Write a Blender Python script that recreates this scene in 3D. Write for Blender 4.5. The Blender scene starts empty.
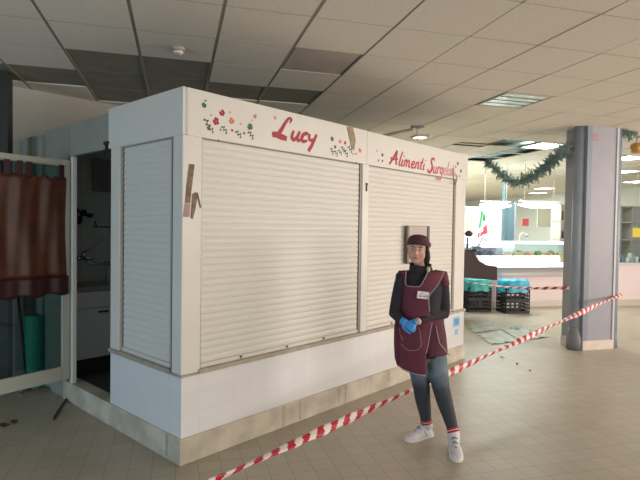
import bpy, bmesh, math, random
from mathutils import Vector, Matrix, Euler
random.seed(7)
S = bpy.context.scene
C = S.collection
PI = math.pi
# ------------------------------------------------------------------ helpers
def srgb(r, g, b):
    f = lambda c: (c/255/12.92) if c/255 <= .04045 else ((c/255+.055)/1.055)**2.4
    return (f(r), f(g), f(b), 1)

def mat(name, rgb, rough=.6, metal=0, noise=0, nscale=8, bump=0, bscale=60, spec=.5, coat=0, alpha=1, col2=None, detail=4):
    m = bpy.data.materials.new(name); m.use_nodes = True
    nt = m.node_tree; p = nt.nodes['Principled BSDF']
    c = srgb(*rgb)
    p.inputs['Base Color'].default_value = c
    p.inputs['Roughness'].default_value = rough
    p.inputs['Metallic'].default_value = metal
    p.inputs['Specular IOR Level'].default_value = spec
    p.inputs['Coat Weight'].default_value = coat
    tc = nt.nodes.new('ShaderNodeTexCoord')
    if noise or col2:
        n = nt.nodes.new('ShaderNodeTexNoise'); n.inputs['Scale'].default_value = nscale; n.inputs['Detail'].default_value = detail
        nt.links.new(tc.outputs['Object'], n.inputs['Vector'])
        r = nt.nodes.new('ShaderNodeValToRGB')
        r.color_ramp.elements[0].position = .35; r.color_ramp.elements[1].position = .65
        if col2: a, b = srgb(*col2), c
        else:
            a = tuple(x*(1-noise) for x in c[:3])+(1,); b = tuple(min(1, x*(1+noise*.5)) for x in c[:3])+(1,)
        r.color_ramp.elements[0].color = a; r.color_ramp.elements[1].color = b
        nt.links.new(n.outputs['Fac'], r.inputs['Fac']); nt.links.new(r.outputs['Color'], p.inputs['Base Color'])
    if bump:
        n2 = nt.nodes.new('ShaderNodeTexNoise'); n2.inputs['Scale'].default_value = bscale; n2.inputs['Detail'].default_value = 3
        nt.links.new(tc.outputs['Object'], n2.inputs['Vector'])
        bp = nt.nodes.new('ShaderNodeBump'); bp.inputs['Strength'].default_value = bump; bp.inputs['Distance'].default_value = .01
        nt.links.new(n2.outputs['Fac'], bp.inputs['Height']); nt.links.new(bp.outputs['Normal'], p.inputs['Normal'])
    return m

def brick_mat(name, c1, c2, grout, w, h, mortar, rough, mode='xy', offset=0.0, dirt=None, dscale=.8, bump=.3, spec=.5, off=(0, 0, 0)):
    """mode xy: floor; mode wall: (x+y, z)"""
    m = bpy.data.materials.new(name); m.use_nodes = True
    nt = m.node_tree; N = nt.nodes; L = nt.links; p = N['Principled BSDF']
    tc = N.new('ShaderNodeTexCoord'); sx = N.new('ShaderNodeSeparateXYZ'); L.new(tc.outputs['Object'], sx.inputs[0])
    cb = N.new('ShaderNodeCombineXYZ')
    if mode == 'xy':
        L.new(sx.outputs['X'], cb.inputs['X']); L.new(sx.outputs['Y'], cb.inputs['Y'])
    else:
        ad = N.new('ShaderNodeMath'); ad.operation = 'ADD'
        L.new(sx.outputs['X'], ad.inputs[0]); L.new(sx.outputs['Y'], ad.inputs[1])
        L.new(ad.outputs[0], cb.inputs['X']); L.new(sx.outputs['Z'], cb.inputs['Y'])
    va = N.new('ShaderNodeVectorMath'); va.operation = 'ADD'; va.inputs[1].default_value = off; L.new(cb.outputs[0], va.inputs[0])
    b = N.new('ShaderNodeTexBrick'); L.new(va.outputs[0], b.inputs['Vector'])
    b.offset = offset; b.inputs['Scale'].default_value = 1
    b.inputs['Brick Width'].default_value = w; b.inputs['Row Height'].default_value = h
    b.inputs['Mortar Size'].default_value = mortar; b.inputs['Mortar Smooth'].default_value = .3
    b.inputs['Color1'].default_value = srgb(*c1); b.inputs['Color2'].default_value = srgb(*c2); b.inputs['Mortar'].default_value = srgb(*grout)
    col = b.outputs['Color']
    if dirt:
        n = N.new('ShaderNodeTexNoise'); n.inputs['Scale'].default_value = dscale; n.inputs['Detail'].default_value = 8
        L.new(tc.outputs['Object'], n.inputs['Vector'])
        r = N.new('ShaderNodeValToRGB'); r.color_ramp.elements[0].position = .4; r.color_ramp.elements[1].position = .62
        r.color_ramp.elements[0].color = (dirt, dirt, dirt*.97, 1); r.color_ramp.elements[1].color = (1, 1, 1, 1)
        L.new(n.outputs['Fac'], r.inputs['Fac'])
        mx = N.new('ShaderNodeMixRGB'); mx.blend_type = 'MULTIPLY'; mx.inputs[0].default_value = 1
        L.new(col, mx.inputs[1]); L.new(r.outputs[0], mx.inputs[2]); col = mx.outputs[0]
        n3 = N.new('ShaderNodeTexNoise'); n3.inputs['Scale'].default_value = 3; n3.inputs['Detail'].default_value = 5
        L.new(tc.outputs['Object'], n3.inputs['Vector'])
        mr = N.new('ShaderNodeMapRange'); mr.inputs['To Min'].default_value = rough-.04; mr.inputs['To Max'].default_value = rough+.05
        L.new(n3.outputs['Fac'], mr.inputs['Value']); L.new(mr.outputs[0], p.inputs['Roughness'])
    else:
        p.inputs['Roughness'].default_value = rough
    L.new(col, p.inputs['Base Color']); p.inputs['Specular IOR Level'].default_value = spec
    bp = N.new('ShaderNodeBump'); bp.invert = True; bp.inputs['Strength'].default_value = bump; bp.inputs['Distance'].default_value = .004
    L.new(b.outputs['Fac'], bp.inputs['Height']); L.new(bp.outputs['Normal'], p.inputs['Normal'])
    return m

def emit(name, rgb, s):
    m = bpy.data.materials.new(name); m.use_nodes = True
    p = m.node_tree.nodes['Principled BSDF']
    p.inputs['Base Color'].default_value = srgb(*rgb)
    p.inputs['Emission Color'].default_value = srgb(*rgb); p.inputs['Emission Strength'].default_value = s
    return m

def glass_mat(name, tint, refl=.08):
    m = bpy.data.materials.new(name); m.use_nodes = True
    nt = m.node_tree; nt.nodes.clear()
    o = nt.nodes.new('ShaderNodeOutputMaterial'); mx = nt.nodes.new('ShaderNodeMixShader')
    t = nt.nodes.new('ShaderNodeBsdfTransparent'); t.inputs[0].default_value = srgb(*tint)
    g = nt.nodes.new('ShaderNodeBsdfGlossy'); g.inputs['Roughness'].default_value = .03
    mx.inputs[0].default_value = refl
    nt.links.new(t.outputs[0], mx.inputs[1]); nt.links.new(g.outputs[0], mx.inputs[2]); nt.links.new(mx.outputs[0], o.inputs[0])
    return m

def tag(o, label=None, cat=None, group=None, kind=None):
    if label: o['label'] = label
    if cat: o['category'] = cat
    if group: o['group'] = group
    if kind: o['kind'] = kind
    return o

def empty(name, loc, rz=0, label=None, cat=None, group=None):
    o = bpy.data.objects.new(name, None); C.objects.link(o)
    o.location = loc; o.rotation_euler = (0, 0, rz); o.empty_display_size = .1
    return tag(o, label, cat, group)

def smooth_chain(pts, n=6):
    """catmull-rom resample of a list of tuples"""
    P = [pts[0]]+list(pts)+[pts[-1]]; out = []
    for i in range(1, len(P)-2):
        for k in range(n):
            t = k/n
            out.append(tuple(.5*((2*b)+(-a+c)*t+(2*a-5*b+4*c-d)*t*t+(-a+3*b-3*c+d)*t**3) for a, b, c, d in zip(P[i-1], P[i], P[i+1], P[i+2])))
    out.append(tuple(P[-2])); return out

class MB:
    def __init__(s): s.bm = bmesh.new()
    def box(s, x0, y0, z0, x1, y1, z1, m=0, M=None):
        v = [s.bm.verts.new((M @ Vector(p)) if M else p) for p in [(x0, y0, z0), (x1, y0, z0), (x1, y1, z0), (x0, y1, z0), (x0, y0, z1), (x1, y0, z1), (x1, y1, z1), (x0, y1, z1)]]
        for f in [(3, 2, 1, 0), (4, 5, 6, 7), (0, 1, 5, 4), (1, 2, 6, 5), (2, 3, 7, 6), (3, 0, 4, 7)]:
            s.bm.faces.new([v[i] for i in f]).material_index = m
        return s
    def cbox(s, c, size, m=0, M=None):
        return s.box(c[0]-size[0]/2, c[1]-size[1]/2, c[2]-size[2]/2, c[0]+size[0]/2, c[1]+size[1]/2, c[2]+size[2]/2, m, M)
    def rings(s, rings, m=0, cap=True, closed=True):
        R = [[s.bm.verts.new(p) for p in r] for r in rings]; n = len(R[0])
        for a, b in zip(R, R[1:]):
            for i in range(n if closed else n-1):
                j = (i+1) % n
                s.bm.faces.new([a[i], a[j], b[j], b[i]]).material_index = m
        if cap and closed:
            s.bm.faces.new(list(reversed(R[0]))).material_index = m; s.bm.faces.new(R[-1]).material_index = m
        return s
    def tube(s, pts, r, seg=10, m=0, caps='flat', flat=1, up=None, M=None):
        pts = [Vector(p) for p in pts]
        rr = r if isinstance(r, (list, tuple)) else [r]*len(pts)
        rr = [(q if isinstance(q, (list, tuple)) else (q, q*flat)) for q in rr]
        if caps == 'round':
            d0 = (pts[0]-pts[1]).normalized(); d1 = (pts[-1]-pts[-2]).normalized()
            pre = []; post = []
            for a in (80, 60, 35, 15):
                an = math.radians(a); mr = min(rr[0]); pre.append((pts[0]+d0*mr*math.sin(an), (rr[0][0]*math.cos(an), rr[0][1]*math.cos(an))))
            for a in (15, 35, 60, 80):
                an = math.radians(a); mr = min(rr[-1]); post.append((pts[-1]+d1*mr*math.sin(an), (rr[-1][0]*math.cos(an), rr[-1][1]*math.cos(an))))
            pts = [p for p, _ in pre]+pts+[p for p, _ in post]; rr = [q for _, q in pre]+list(rr)+[q for _, q in post]
        n = len(pts); rings = []; prev = None
        for i, p in enumerate(pts):
            t = (pts[min(i+1, n-1)]-pts[max(i-1, 0)]).normalized()
            if prev is None:
                ref = Vector(up) if up else (Vector((1, 0, 0)) if abs(t.x) < .9 else Vector((0, 1, 0)))
            else: ref = prev
            u = (ref-t*ref.dot(t))
            if u.length < 1e-5: u = t.orthogonal()
            u.normalize(); prev = u; w = t.cross(u)
            ring = [p+u*(rr[i][0]*math.cos(2*PI*k/seg))+w*(rr[i][1]*math.sin(2*PI*k/seg)) for k in range(seg)]
            if M: ring = [M @ q for q in ring]
            rings.append(ring)
        return s.rings(rings, m)
    def ell(s, c, r, m=0, M=None, seg=20, rows=12):
        rings = []
        for i in range(1, rows):
            a = PI*i/rows
            ring = [Vector((r[0]*math.sin(a)*math.cos(2*PI*k/seg), r[1]*math.sin(a)*math.sin(2*PI*k/seg), -r[2]*math.cos(a)))+Vector(c) for k in range(seg)]
            rings.append([M @ q for q in ring] if M else ring)
        return s.rings(rings, m)
    def lathe(s, prof, c=(0, 0, 0), seg=20, m=0, M=None):
        rings = [[(M @ Vector((c[0]+r*math.cos(2*PI*k/seg), c[1]+r*math.sin(2*PI*k/seg), c[2]+z))) if M else Vector((c[0]+r*math.cos(2*PI*k/seg), c[1]+r*math.sin(2*PI*k/seg), c[2]+z)) for k in range(seg)] for r, z in prof]
        return s.rings(rings, m)
    def prism(s, poly, axis, a0, a1, m=0, M=None):
        """poly in the 2 other axes (x,y order kept); extruded along axis"""
        def mk(p, a):
            q = {'x': (a, p[0], p[1]), 'y': (p[0], a, p[1]), 'z': (p[0], p[1], a)}[axis]
            return (M @ Vector(q)) if M else Vector(q)
        A = [s.bm.verts.new(mk(p, a0)) for p in poly]; B = [s.bm.verts.new(mk(p, a1)) for p in poly]
        n = len(poly)
        for i in range(n): s.bm.faces.new([A[i], A[(i+1) % n], B[(i+1) % n], B[i]]).material_index = m
        s.bm.faces.new(list(reversed(A))).material_index = m; s.bm.faces.new(B).material_index = m
        return s
    def build(s, name, mats, parent=None, smooth=False, bevel=0, loc=None, rz=None, kind=None, sub=0):
        bmesh.ops.recalc_face_normals(s.bm, faces=s.bm.faces)
        me = bpy.data.meshes.new(name); s.bm.to_mesh(me); s.bm.free()
        for m in (mats if isinstance(mats, (list, tuple)) else [mats]): me.materials.append(m)
        o = bpy.data.objects.new(name, me); C.objects.link(o)
        if parent: o.parent = parent
        if loc is not None: o.location = loc
        if rz is not None: o.rotation_euler = (0, 0, rz)
        if smooth:
            for p in me.polygons: p.use_smooth = True
        if bevel:
            b = o.modifiers.new('bevel', 'BEVEL'); b.width = bevel; b.segments = 2; b.limit_method = 'ANGLE'
        if sub:
            b = o.modifiers.new('subdivision', 'SUBSURF'); b.levels = sub; b.render_levels = sub
        if kind: o['kind'] = kind
        return o

def remesh(o, voxel, iters=6, fac=.5):
    r = o.modifiers.new('r', 'REMESH'); r.mode = 'VOXEL'; r.voxel_size = voxel; r.use_smooth_shade = True
    s = o.modifiers.new('s', 'SMOOTH'); s.iterations = iters; s.factor = fac
    dg = bpy.context.evaluated_depsgraph_get(); dg.update()
    me = bpy.data.meshes.new_from_object(o.evaluated_get(dg))
    o.modifiers.clear(); old = o.data; o.data = me; bpy.data.meshes.remove(old)
    for p in me.polygons: p.use_smooth = True
    return o

def copy_tree(o, parent=None):
    c = o.copy(); C.objects.link(c)
    if parent: c.parent = parent
    for ch in list(o.children): copy_tree(ch, c)
    return c

# ------------------------------------------------------------------ camera
FPX = 516.0; HC = 1.63
pitch = math.radians(1.421); roll = math.radians(.829)
fw = Vector((0, math.cos(pitch), -math.sin(pitch)))
up0 = Vector((0, math.sin(pitch), math.cos(pitch))); rt0 = Vector((1, 0, 0))
rt = rt0*math.cos(roll)+up0*math.sin(roll); up = up0*math.cos(roll)-rt0*math.sin(roll)
cam_d = bpy.data.cameras.new('camera'); cam = bpy.data.objects.new('camera', cam_d); C.objects.link(cam)
cam_d.sensor_width = 36; cam_d.lens = FPX/640*36; cam_d.clip_end = 200
Mx = Matrix((rt, up, -fw)).transposed().to_4x4(); Mx.translation = (0, 0, HC)
cam.matrix_world = Mx
S.camera = cam
def ray(u, v): return fw*FPX+rt*(u-320)+up*(240-v)
def fl(u, v, z=0):
    d = ray(u, v); t = (z-HC)/d.z; return Vector((d.x*t, d.y*t, z))
def at(u, v, Y):
    d = ray(u, v); t = Y/d.y; return Vector((d.x*t, Y, HC+d.z*t))

# ------------------------------------------------------------------ frames
AB = math.radians(15.5)                       # building grid
NB = Vector((math.cos(AB), math.sin(AB), 0)); DB = Vector((-math.sin(AB), math.cos(AB), 0))
def buv(p): return p.x*NB.x+p.y*NB.y, p.x*DB.x+p.y*DB.y
AK = math.radians(47.6); KC = Vector((-.9245, 3.465, 0))
def kw(r, l, z=0): return KC+Vector((math.cos(AK), math.sin(AK), 0))*r+Vector((-math.sin(AK), math.cos(AK), 0))*l+Vector((0, 0, z))
ZC = 3.05

# ------------------------------------------------------------------ materials
M = {}
M['floor'] = brick_mat('floor tile', (178, 168, 150), (170, 160, 143), (146, 136, 120), .15, .15, .003, .38, 'xy', 0, dirt=.93, dscale=.9, bump=.10, spec=.6)
M['ctile'] = mat('ceiling tile', (222, 213, 198), .9, noise=.05, nscale=40, bump=.25, bscale=220)
M['ctile2'] = mat('ceiling tile dark', (134, 127, 111), .9, noise=.12, nscale=5, bump=.25, bscale=220)  # darker tone for a group of tiles
M['ctile3'] = mat('ceiling tile pinkish', (178, 166, 156), .9, noise=.05, nscale=5)
M['runner'] = mat('ceiling runner', (146, 138, 124), .7)
M['runner_l'] = mat('ceiling cross bar', (186, 178, 162), .6)
M['void'] = mat('ceiling void', (150, 176, 180), .9, noise=.3, nscale=2)
M['wall'] = mat('wall paint', (180, 174, 158), .85, noise=.05, nscale=2)
M['wallg'] = mat('grey partition', (152, 154, 144), .8, noise=.06, nscale=3)
M['wallw'] = mat('white wall', (226, 232, 226), .8)
M['pole'] = mat('dark steel', (46, 45, 40), .6)
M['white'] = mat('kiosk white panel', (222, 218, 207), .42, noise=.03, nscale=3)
M['shutter'] = mat('shutter white', (217, 213, 202), .45)
M['alu'] = mat('aluminium', (176, 172, 160), .45, .2)
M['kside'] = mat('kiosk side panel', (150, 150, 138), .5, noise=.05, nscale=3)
M['sill'] = mat('sill stone', (170, 160, 142), .6, noise=.12, nscale=14)
M['ktile'] = brick_mat('base wall tile', (226, 225, 223), (223, 222, 220), (214, 212, 208), .15, .15, .0018, .22, 'wall', 0, bump=.15, off=(0, -.03, 0))
M['plinth'] = mat('plinth stone', (202, 192, 173), .55, noise=.24, nscale=4.5, detail=9, bump=.1)
M['stain'] = mat('plinth stain', (176, 162, 138), .7, noise=.16, nscale=9)
M['red'] = mat('red vinyl', (168, 16, 38), .5)
M['redf'] = mat('faded red vinyl', (206, 108, 118), .6, noise=.2, nscale=30)
M['redff'] = mat('very faded red vinyl', (212, 162, 160), .6, noise=.15, nscale=40)
M['green'] = mat('green vinyl', (28, 96, 70), .5)
M['greend'] = mat('dark green vinyl', (52, 70, 56), .5)
M['orange'] = mat('orange vinyl', (216, 120, 88), .5)
M['tan'] = mat('tan vinyl', (186, 140, 96), .5)
M['black'] = mat('black plastic', (22, 22, 24), .45)
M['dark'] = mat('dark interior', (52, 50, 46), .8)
M['mark'] = mat('dark scuff', (100, 80, 66), .7)
M['brown'] = mat('torn cardboard', (132, 114, 92), .85, noise=.3, nscale=30)
M['tanc'] = mat('hanging tan tape', (166, 148, 120), .8, noise=.2, nscale=30)
M['pinkc'] = mat('pinkish paper', (172, 144, 140), .8)
M['glass'] = glass_mat('door glass', (196, 208, 204), .05)
M['cglass'] = glass_mat('counter glass', (240, 246, 246), .06)
M['satin'] = mat('brown satin', (88, 44, 24), .5, noise=.3, nscale=9, spec=.6)
M['satin2'] = mat('dark red hem', (58, 20, 22), .5)
M['teal'] = mat('green roll', (62, 160, 134), .6)
M['wood'] = mat('weathered wood', (128, 112, 94), .8, noise=.2, nscale=20)
M['cab'] = mat('cabinet white', (196, 202, 204), .4)
M['tileg'] = brick_mat('wall tile grey', (206, 206, 198), (200, 200, 192), (176, 176, 168), .15, .15, .003, .3, 'wall')
M['chrome'] = mat('chrome', (200, 200, 200), .15, 1)
M['clear'] = mat('clear bottle', (150, 160, 165), .15, spec=.8)
M['colm'] = mat('painted steel column', (152, 151, 156), .5, noise=.04, nscale=5)
M['colb'] = mat('column side', (140, 150, 160), .5, noise=.05, nscale=6)
M['cold'] = mat('column groove', (120, 124, 132), .6)
M['tapew'] = mat('tape white', (232, 218, 210), .45)
M['taper'] = mat('tape red', (186, 30, 48), .45)
M['tapewp'] = M['tapew']
M['tinsel'] = mat('tinsel garland', (150, 172, 166), .35, noise=.3, nscale=20)  # paled so the haze sits in the tinsel colour
M['gold'] = mat('gold bauble', (196, 150, 84), .3, .4)
M['lampoff'] = mat('lamp louvre', (214, 220, 212), .3, .5)
M['lampon'] = emit('lamp on', (240, 255, 246), 8)
M['lampdim'] = emit('lamp dim', (236, 250, 242), 5)
M['lampdeli'] = emit('deli lamp', (240, 255, 246), 20)
M['plast'] = mat('grey plastic sheet', (176, 180, 166), .35, noise=.15, nscale=6)
M['plastd'] = mat('dark plastic sheet', (66, 70, 66), .4)
M['crate'] = mat('black crate', (30, 30, 34), .5)
M['bag'] = mat('blue plastic bag', (54, 164, 196), .35, bump=.4, bscale=30)
M['bagt'] = mat('teal plastic bag', (54, 176, 170), .35, bump=.4, bscale=30)
M['pink'] = mat('counter base pale pink', (224, 208, 206), .5)
M['steel'] = mat('steel strip', (196, 196, 200), .3, .6)
M['bumper'] = mat('grey bumper', (128, 128, 134), .5)
M['redstrip'] = mat('red strip', (190, 110, 118), .5)
M['bkbrown'] = mat('dark brown panel', (74, 58, 58), .55)
M['tealp'] = mat('teal post', (66, 92, 100), .5)

# ------------------------------------------------------------------ setting: floor, ceiling, walls
mb = MB(); mb.box(-14, -6, -.1, 16, 30, 0)
mb.build('floor', M['floor'], rz=AB, kind='structure')

U0, V0, DU, DV = .88, 4.03, .595, .612
holes = {(7, 5), (8, 6), (8, 7), (6, 6), (8, 8)}
mb = MB(); rb = MB(); xb = MB()
I0, I1, J0, J1 = -9, 24, -15, 34
P_LW = Vector((-3.25, 5.4, 0)); D_LW = Vector((.7, .714, 0)).normalized(); N_LW = Vector((-D_LW.y, D_LW.x, 0))
darkc = set()
for i in []:
    for j in range(J0, J1):
        if i < -3: d = j >= 2 and j < 8
        elif i == -3: d = j == 2
        elif i == -3+0: d = False
        elif i in (-2, -1): d = j in (1, 2, 3)
        elif i in (0,): d = j in (2,)
        elif i == -1: d = j == 2
        else: d = False
        if i == -4+1 and j == 2: d = True
        if d: darkc.add((i, j))
darkc = {(-3, 2), (-3, 1), (-3, 3), (-4, 3), (-4, 2), (-5, 2), (-2, 1), (-2, 2), (-2, 3), (-1, 2), (-1, 3), (0, 2), (-5, 3)}
darkc = {(-4, 2), (-5, 2), (-3, 1), (-3, 2), (-3, 3), (-2, 1), (-2, 2), (-2, 3), (-1, 2), (0, 2)}
for i in range(I0, I1):
    for j in range(J0, J1):
        if (i, j) in holes or (i, j) in {(4, 1), (8, 5)}: continue
        u0 = U0+DU*i; v0 = V0+DV*j
        ctr = NB*(u0+DU/2)+DB*(v0+DV/2)
        g = .013 if i < 1 else .007
        dz = random.uniform(0, .004); m = 0
        if (i, j) in darkc: m = 1; dz = .012
        if (i, j) == (0, 0): m = 2; dz = .008; g = .022
        if (i, j) == (6, 5): dz = .03
        g2 = .007
        mb.box(u0+g, v0+g2, ZC+dz, u0+DU-g, v0+DV-g2, ZC+dz+.015, m)
for i in range(I0, I1+1):
    w = .013 if i < 1 else .006
    rb.box(U0+DU*i-w, V0+DV*J0, ZC+.006, U0+DU*i+w, V0+DV*J1, ZC+.02)
for j in range(J0, J1+1):
    for i in range(I0, I1):
        if (i, j) in darkc or (i, j-1) in darkc: continue
        hw_ = .03 if ((i, j) in holes or (i, j-1) in holes) else .005
        xb.box(U0+DU*i+.012, V0+DV*j-hw_, ZC+.001, U0+DU*(i+1)-.012, V0+DV*j+hw_, ZC+.012)
mb.box(U0+DU*6+.01, V0+DV*6.35, ZC, U0+DU*7-.01, V0+DV*7-.01, ZC+.015)
mb.build('ceiling', [M['ctile'], M['ctile2'], M['ctile3']], rz=AB, kind='structure')
rb.build('trim_1', M['runner'], rz=AB, kind='structure')
xb.build('trim_2', M['runner_l'], rz=AB, kind='structure')
mb = MB(); mb.box(U0+DU*I0, V0+DV*J0, ZC+.07, U0+DU*I1, V0+DV*J1, ZC+.17)
mb.build('ceiling_slab', M['void'], rz=AB, kind='structure')

mb = MB(); a = P_LW-D_LW*3.5; 
Mlw = Matrix.Translation(P_LW) @ Matrix.Rotation(math.atan2(D_LW.y, D_LW.x), 4, 'Z')
mb.box(-3.6, 0, 0, 2.0, .12, ZC+.02, 0, Mlw)
mb.build('wall_left', M['wall'], kind='structure')
# lower partition between the kiosk and the tall wall
p0 = kw(.0, 2.43); p1 = kw(.0, 2.98); dd = (p1-p0); ang = math.atan2(dd.y, dd.x)
mb = MB(); Mp = Matrix.Translation(p0) @ Matrix.Rotation(ang, 4, 'Z')
mb.box(.01, 0, 0, dd.length, .03, 2.5, 0, Mp)
mb.box(.20, .03, 0, .34, .05, 2.5, 0, Mp)
mb.build('wall_partition', M['wallg'], kind='structure')
# far building walls
mb = MB(); mb.box(-14, 24.5, 0, 16, 24.7, ZC); mb.build('wall_back', M['wallw'], rz=AB, kind='structure')
mb = MB(); mb.box(14, -4, 0, 14.2, 24.5, ZC); mb.build('wall_right', M['wallw'], rz=AB, kind='structure')
mb = MB(); mb.box(-7.2, -4.5, 0, -7, 10, ZC); mb.build('wall_light_block', M['wall'], rz=AB, kind='structure')  # unseen wall added to block world light from the left
# low wall behind the deli stall
DLV = 13.0
mb = MB(); mb.box(4.4, DLV, 0, 9.4, DLV+.08, 2.28); mb.build('wall_stall', M['wallw'], rz=AB, kind='structure')

# ------------------------------------------------------------------ kiosk
LX, LY = 4.08, 2.43
K = empty('market_kiosk', KC, AK, 'long white market kiosk with closed roller shutters, red script lettering and tiled base', 'kiosk')
mb = MB()
mb.box(-.015, -.015, 0, LX+.015, 1.95, .18)
mb.box(.05, 1.95, 0, LX, LY, .18)
pl = mb.build('plinth', M['plinth'], K, bevel=.004)
for (x, w, h) in [(.92, .05, .17), (1.12, .035, .17), (1.62, .04, .15), (1.72, .03, .17), (2.4, .05, .12)]:
    MB().prism([(x, .175), (x+w, .175), (x+w*.9, .1), (x+w*.75, .178-h), (x+w*.3, .178-h), (x+w*.15, .09)], 'y', -.0158, -.0150).build('plinth_stain', M['stain'], K)
MB().prism([(.13, .175), (.17, .175), (.165, .02), (.14, .02)], 'x', -.0158, -.0150).build('plinth_stain', M['stain'], K)
for k in range(1, 4): MB().box(1.02*k, -.0157, .002, 1.02*k+.002, -.015, .178).build('plinth_joint', M['stain'], K)
# tiled base wall
mb = MB()
mb.prism([(0, 0), (LX, 0), (LX, LY), (LX-.1, LY), (LX-.1, .1), (.1, .1), (.1, 1.03), (0, 1.03)], 'z', .18, .60)
mb.build('tiled_base', M['ktile'], K)
mb = MB()
mb.box(.13, -.022, .60, LX+.01, .06, .632); mb.box(-.022, .13, .60, .06, 1.03, .632)
mb.box(-.012, -.012, .596, .14, .14, .612)
mb.build('sill', M['sill'], K, bevel=.004)
# posts
def post(x0, y0, x1, y1, z0=.60, z1=2.24, name='post', m='white'):
    mb = MB(); mb.box(x0, y0, z0, x1, y1, z1); return mb.build(name, M[m], K, bevel=.006)
post(-.006, -.006, .145, .115, name='corner_post', z0=.612)
post(1.955, -.004, 2.055, .07, z0=.632)
post(3.80, -.004, 3.98, .07, z0=.632); post(3.985, .0, LX-.02, .08, z0=.632)
post(-.004, .885, .07, 1.03, z0=.612)
post(-.012, 1.752, .03, 1.79, z0=.18, z1=2.235, name='door_jamb')
post(.0, 1.80, .03, 1.84, z0=.0, z1=2.235, name='door_jamb')
# fascia
def fascia(name, poly, axis, a0, a1, m='white'):
    return MB().prism(poly, axis, a0, a1).build(name, M[m], K, bevel=.004)
f1 = fascia('fascia', [(-.012, 2.235), (.03, 2.235), (.03, 2.555), (-.012, 2.555)], 'x', 0, 2.003)
f2 = fascia('fascia', [(-.010, 2.235), (.03, 2.235), (.03, 2.553), (-.010, 2.553)], 'x', 2.007, LX)
mb = MB(); mb.box(-.012, -.012, 2.235, .03, .0, 2.555); mb.box(-.012, 0, 2.235, .03, 1.06, 2.555)
mb.build('fascia', M['white'], K, bevel=.004)
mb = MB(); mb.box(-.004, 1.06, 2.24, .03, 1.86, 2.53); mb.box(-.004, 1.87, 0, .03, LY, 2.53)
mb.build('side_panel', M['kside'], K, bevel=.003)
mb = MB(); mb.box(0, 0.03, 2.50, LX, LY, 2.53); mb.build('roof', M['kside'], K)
mb = MB(); mb.box(LX-.04, .08, .6, LX, LY, 2.5); mb.build('end_wall', M['white'], K)
mb = MB(); mb.box(.03, LY-.05, .18, LX-.04, LY, 2.5); mb.build('rear_wall', M['tileg'], K)
mb = MB(); mb.box(1.5, .1, .18, 1.54, LY-.05, 2.5); mb.build('inner_wall', M['tileg'], K)
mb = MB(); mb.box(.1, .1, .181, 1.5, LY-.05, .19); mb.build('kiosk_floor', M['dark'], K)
# shutters
def shutter(L, z0, z1, Mm, name='roller_shutter'):
    mb = MB(); n = int((z1-z0)/.049); h = (z1-z0)/n
    prof = []
    for k in range(n):
        z = z0+k*h
        prof += [(-.0045, z+.001), (-.008, z+.006), (-.0095, z+h*.35), (-.009, z+h*.65), (-.007, z+h-.009), (-.0045, z+h-.005)]
    prof += [(.004, z1), (.02, z1), (.02, z0)]
    mb.prism(prof, 'x', 0, L, 0, Mm)
    o = mb.build(name, M['shutter'], K)
    mb = MB()
    mb.box(-.0, -.016, z0-.03, L, .012, z0, 0, Mm)
    mb.build('bottom_bar', M['shutter'], o, bevel=.003)
    mb = MB()
    for x in (-.018, L): MB().box(x, -.02, z0-.03, x+.018, .03, z1, 0, Mm).build('guide_rail', M['alu'], o)
    mb = MB()
    zz_ = [(-.004, z1), (-.004, z0)]
    for k in range(n): zz_ += [(-.0095, z0+k*h+.001), (-.0095, z0+k*h+.018), (-.0135, z0+k*h+.020), (-.0135, z0+k*h+.034), (-.0095, z0+k*h+.036)]
    mb.prism(zz_, 'x', L-.008, L, 0, Mm)
    mb.build('slat_clip', M['mark'], o)
    return o
s1 = shutter(1.775, .66, 2.235, Matrix.Translation((.163, .03, 0)))
s2 = shutter(1.71, .66, 2.235, Matrix.Translation((2.073, .03, 0)))
s3 = shutter(.70, .66, 2.235, Matrix.Translation((.03, .165, 0)) @ Matrix(((0, 1, 0, 0), (1, 0, 0, 0), (0, 0, 1, 0), (0, 0, 0, 1))))
for x in (.52, 1.0, 1.45, 2.5, 3.3): MB().cbox((x, .010, .648), (.016, .01, .016)).build('shutter_lock', M['mark'], K)
mb = MB(); mb.box(2.005, -.012, 1.98, 2.02, -.004, 2.06); mb.box(2.003, -.016, 2.04, 2.024, -.006, 2.055); mb.build('latch', M['mark'], K)
# cable from the second fascia
mb = MB(); mb.tube([(3.70, -.014, 2.36), (3.69, -.018, 2.28), (3.72, -.018, 2.20), (3.74, -.018, 2.16), (3.78, -.018, 2.21), (3.80, -.018, 2.28)], .0035, 6)
mb.build('loose_cable', M['mark'], K)
# bracket by the door top
mb = MB(); mb.box(-.02, 1.06, 2.20, -.005, 1.085, 2.29); mb.box(-.03, 1.045, 2.27, -.005, 1.11, 2.295); mb.box(-.025, 1.085, 2.12, -.02, 1.09, 2.27)
mb.build('door_bracket', M['black'], K)
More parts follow.
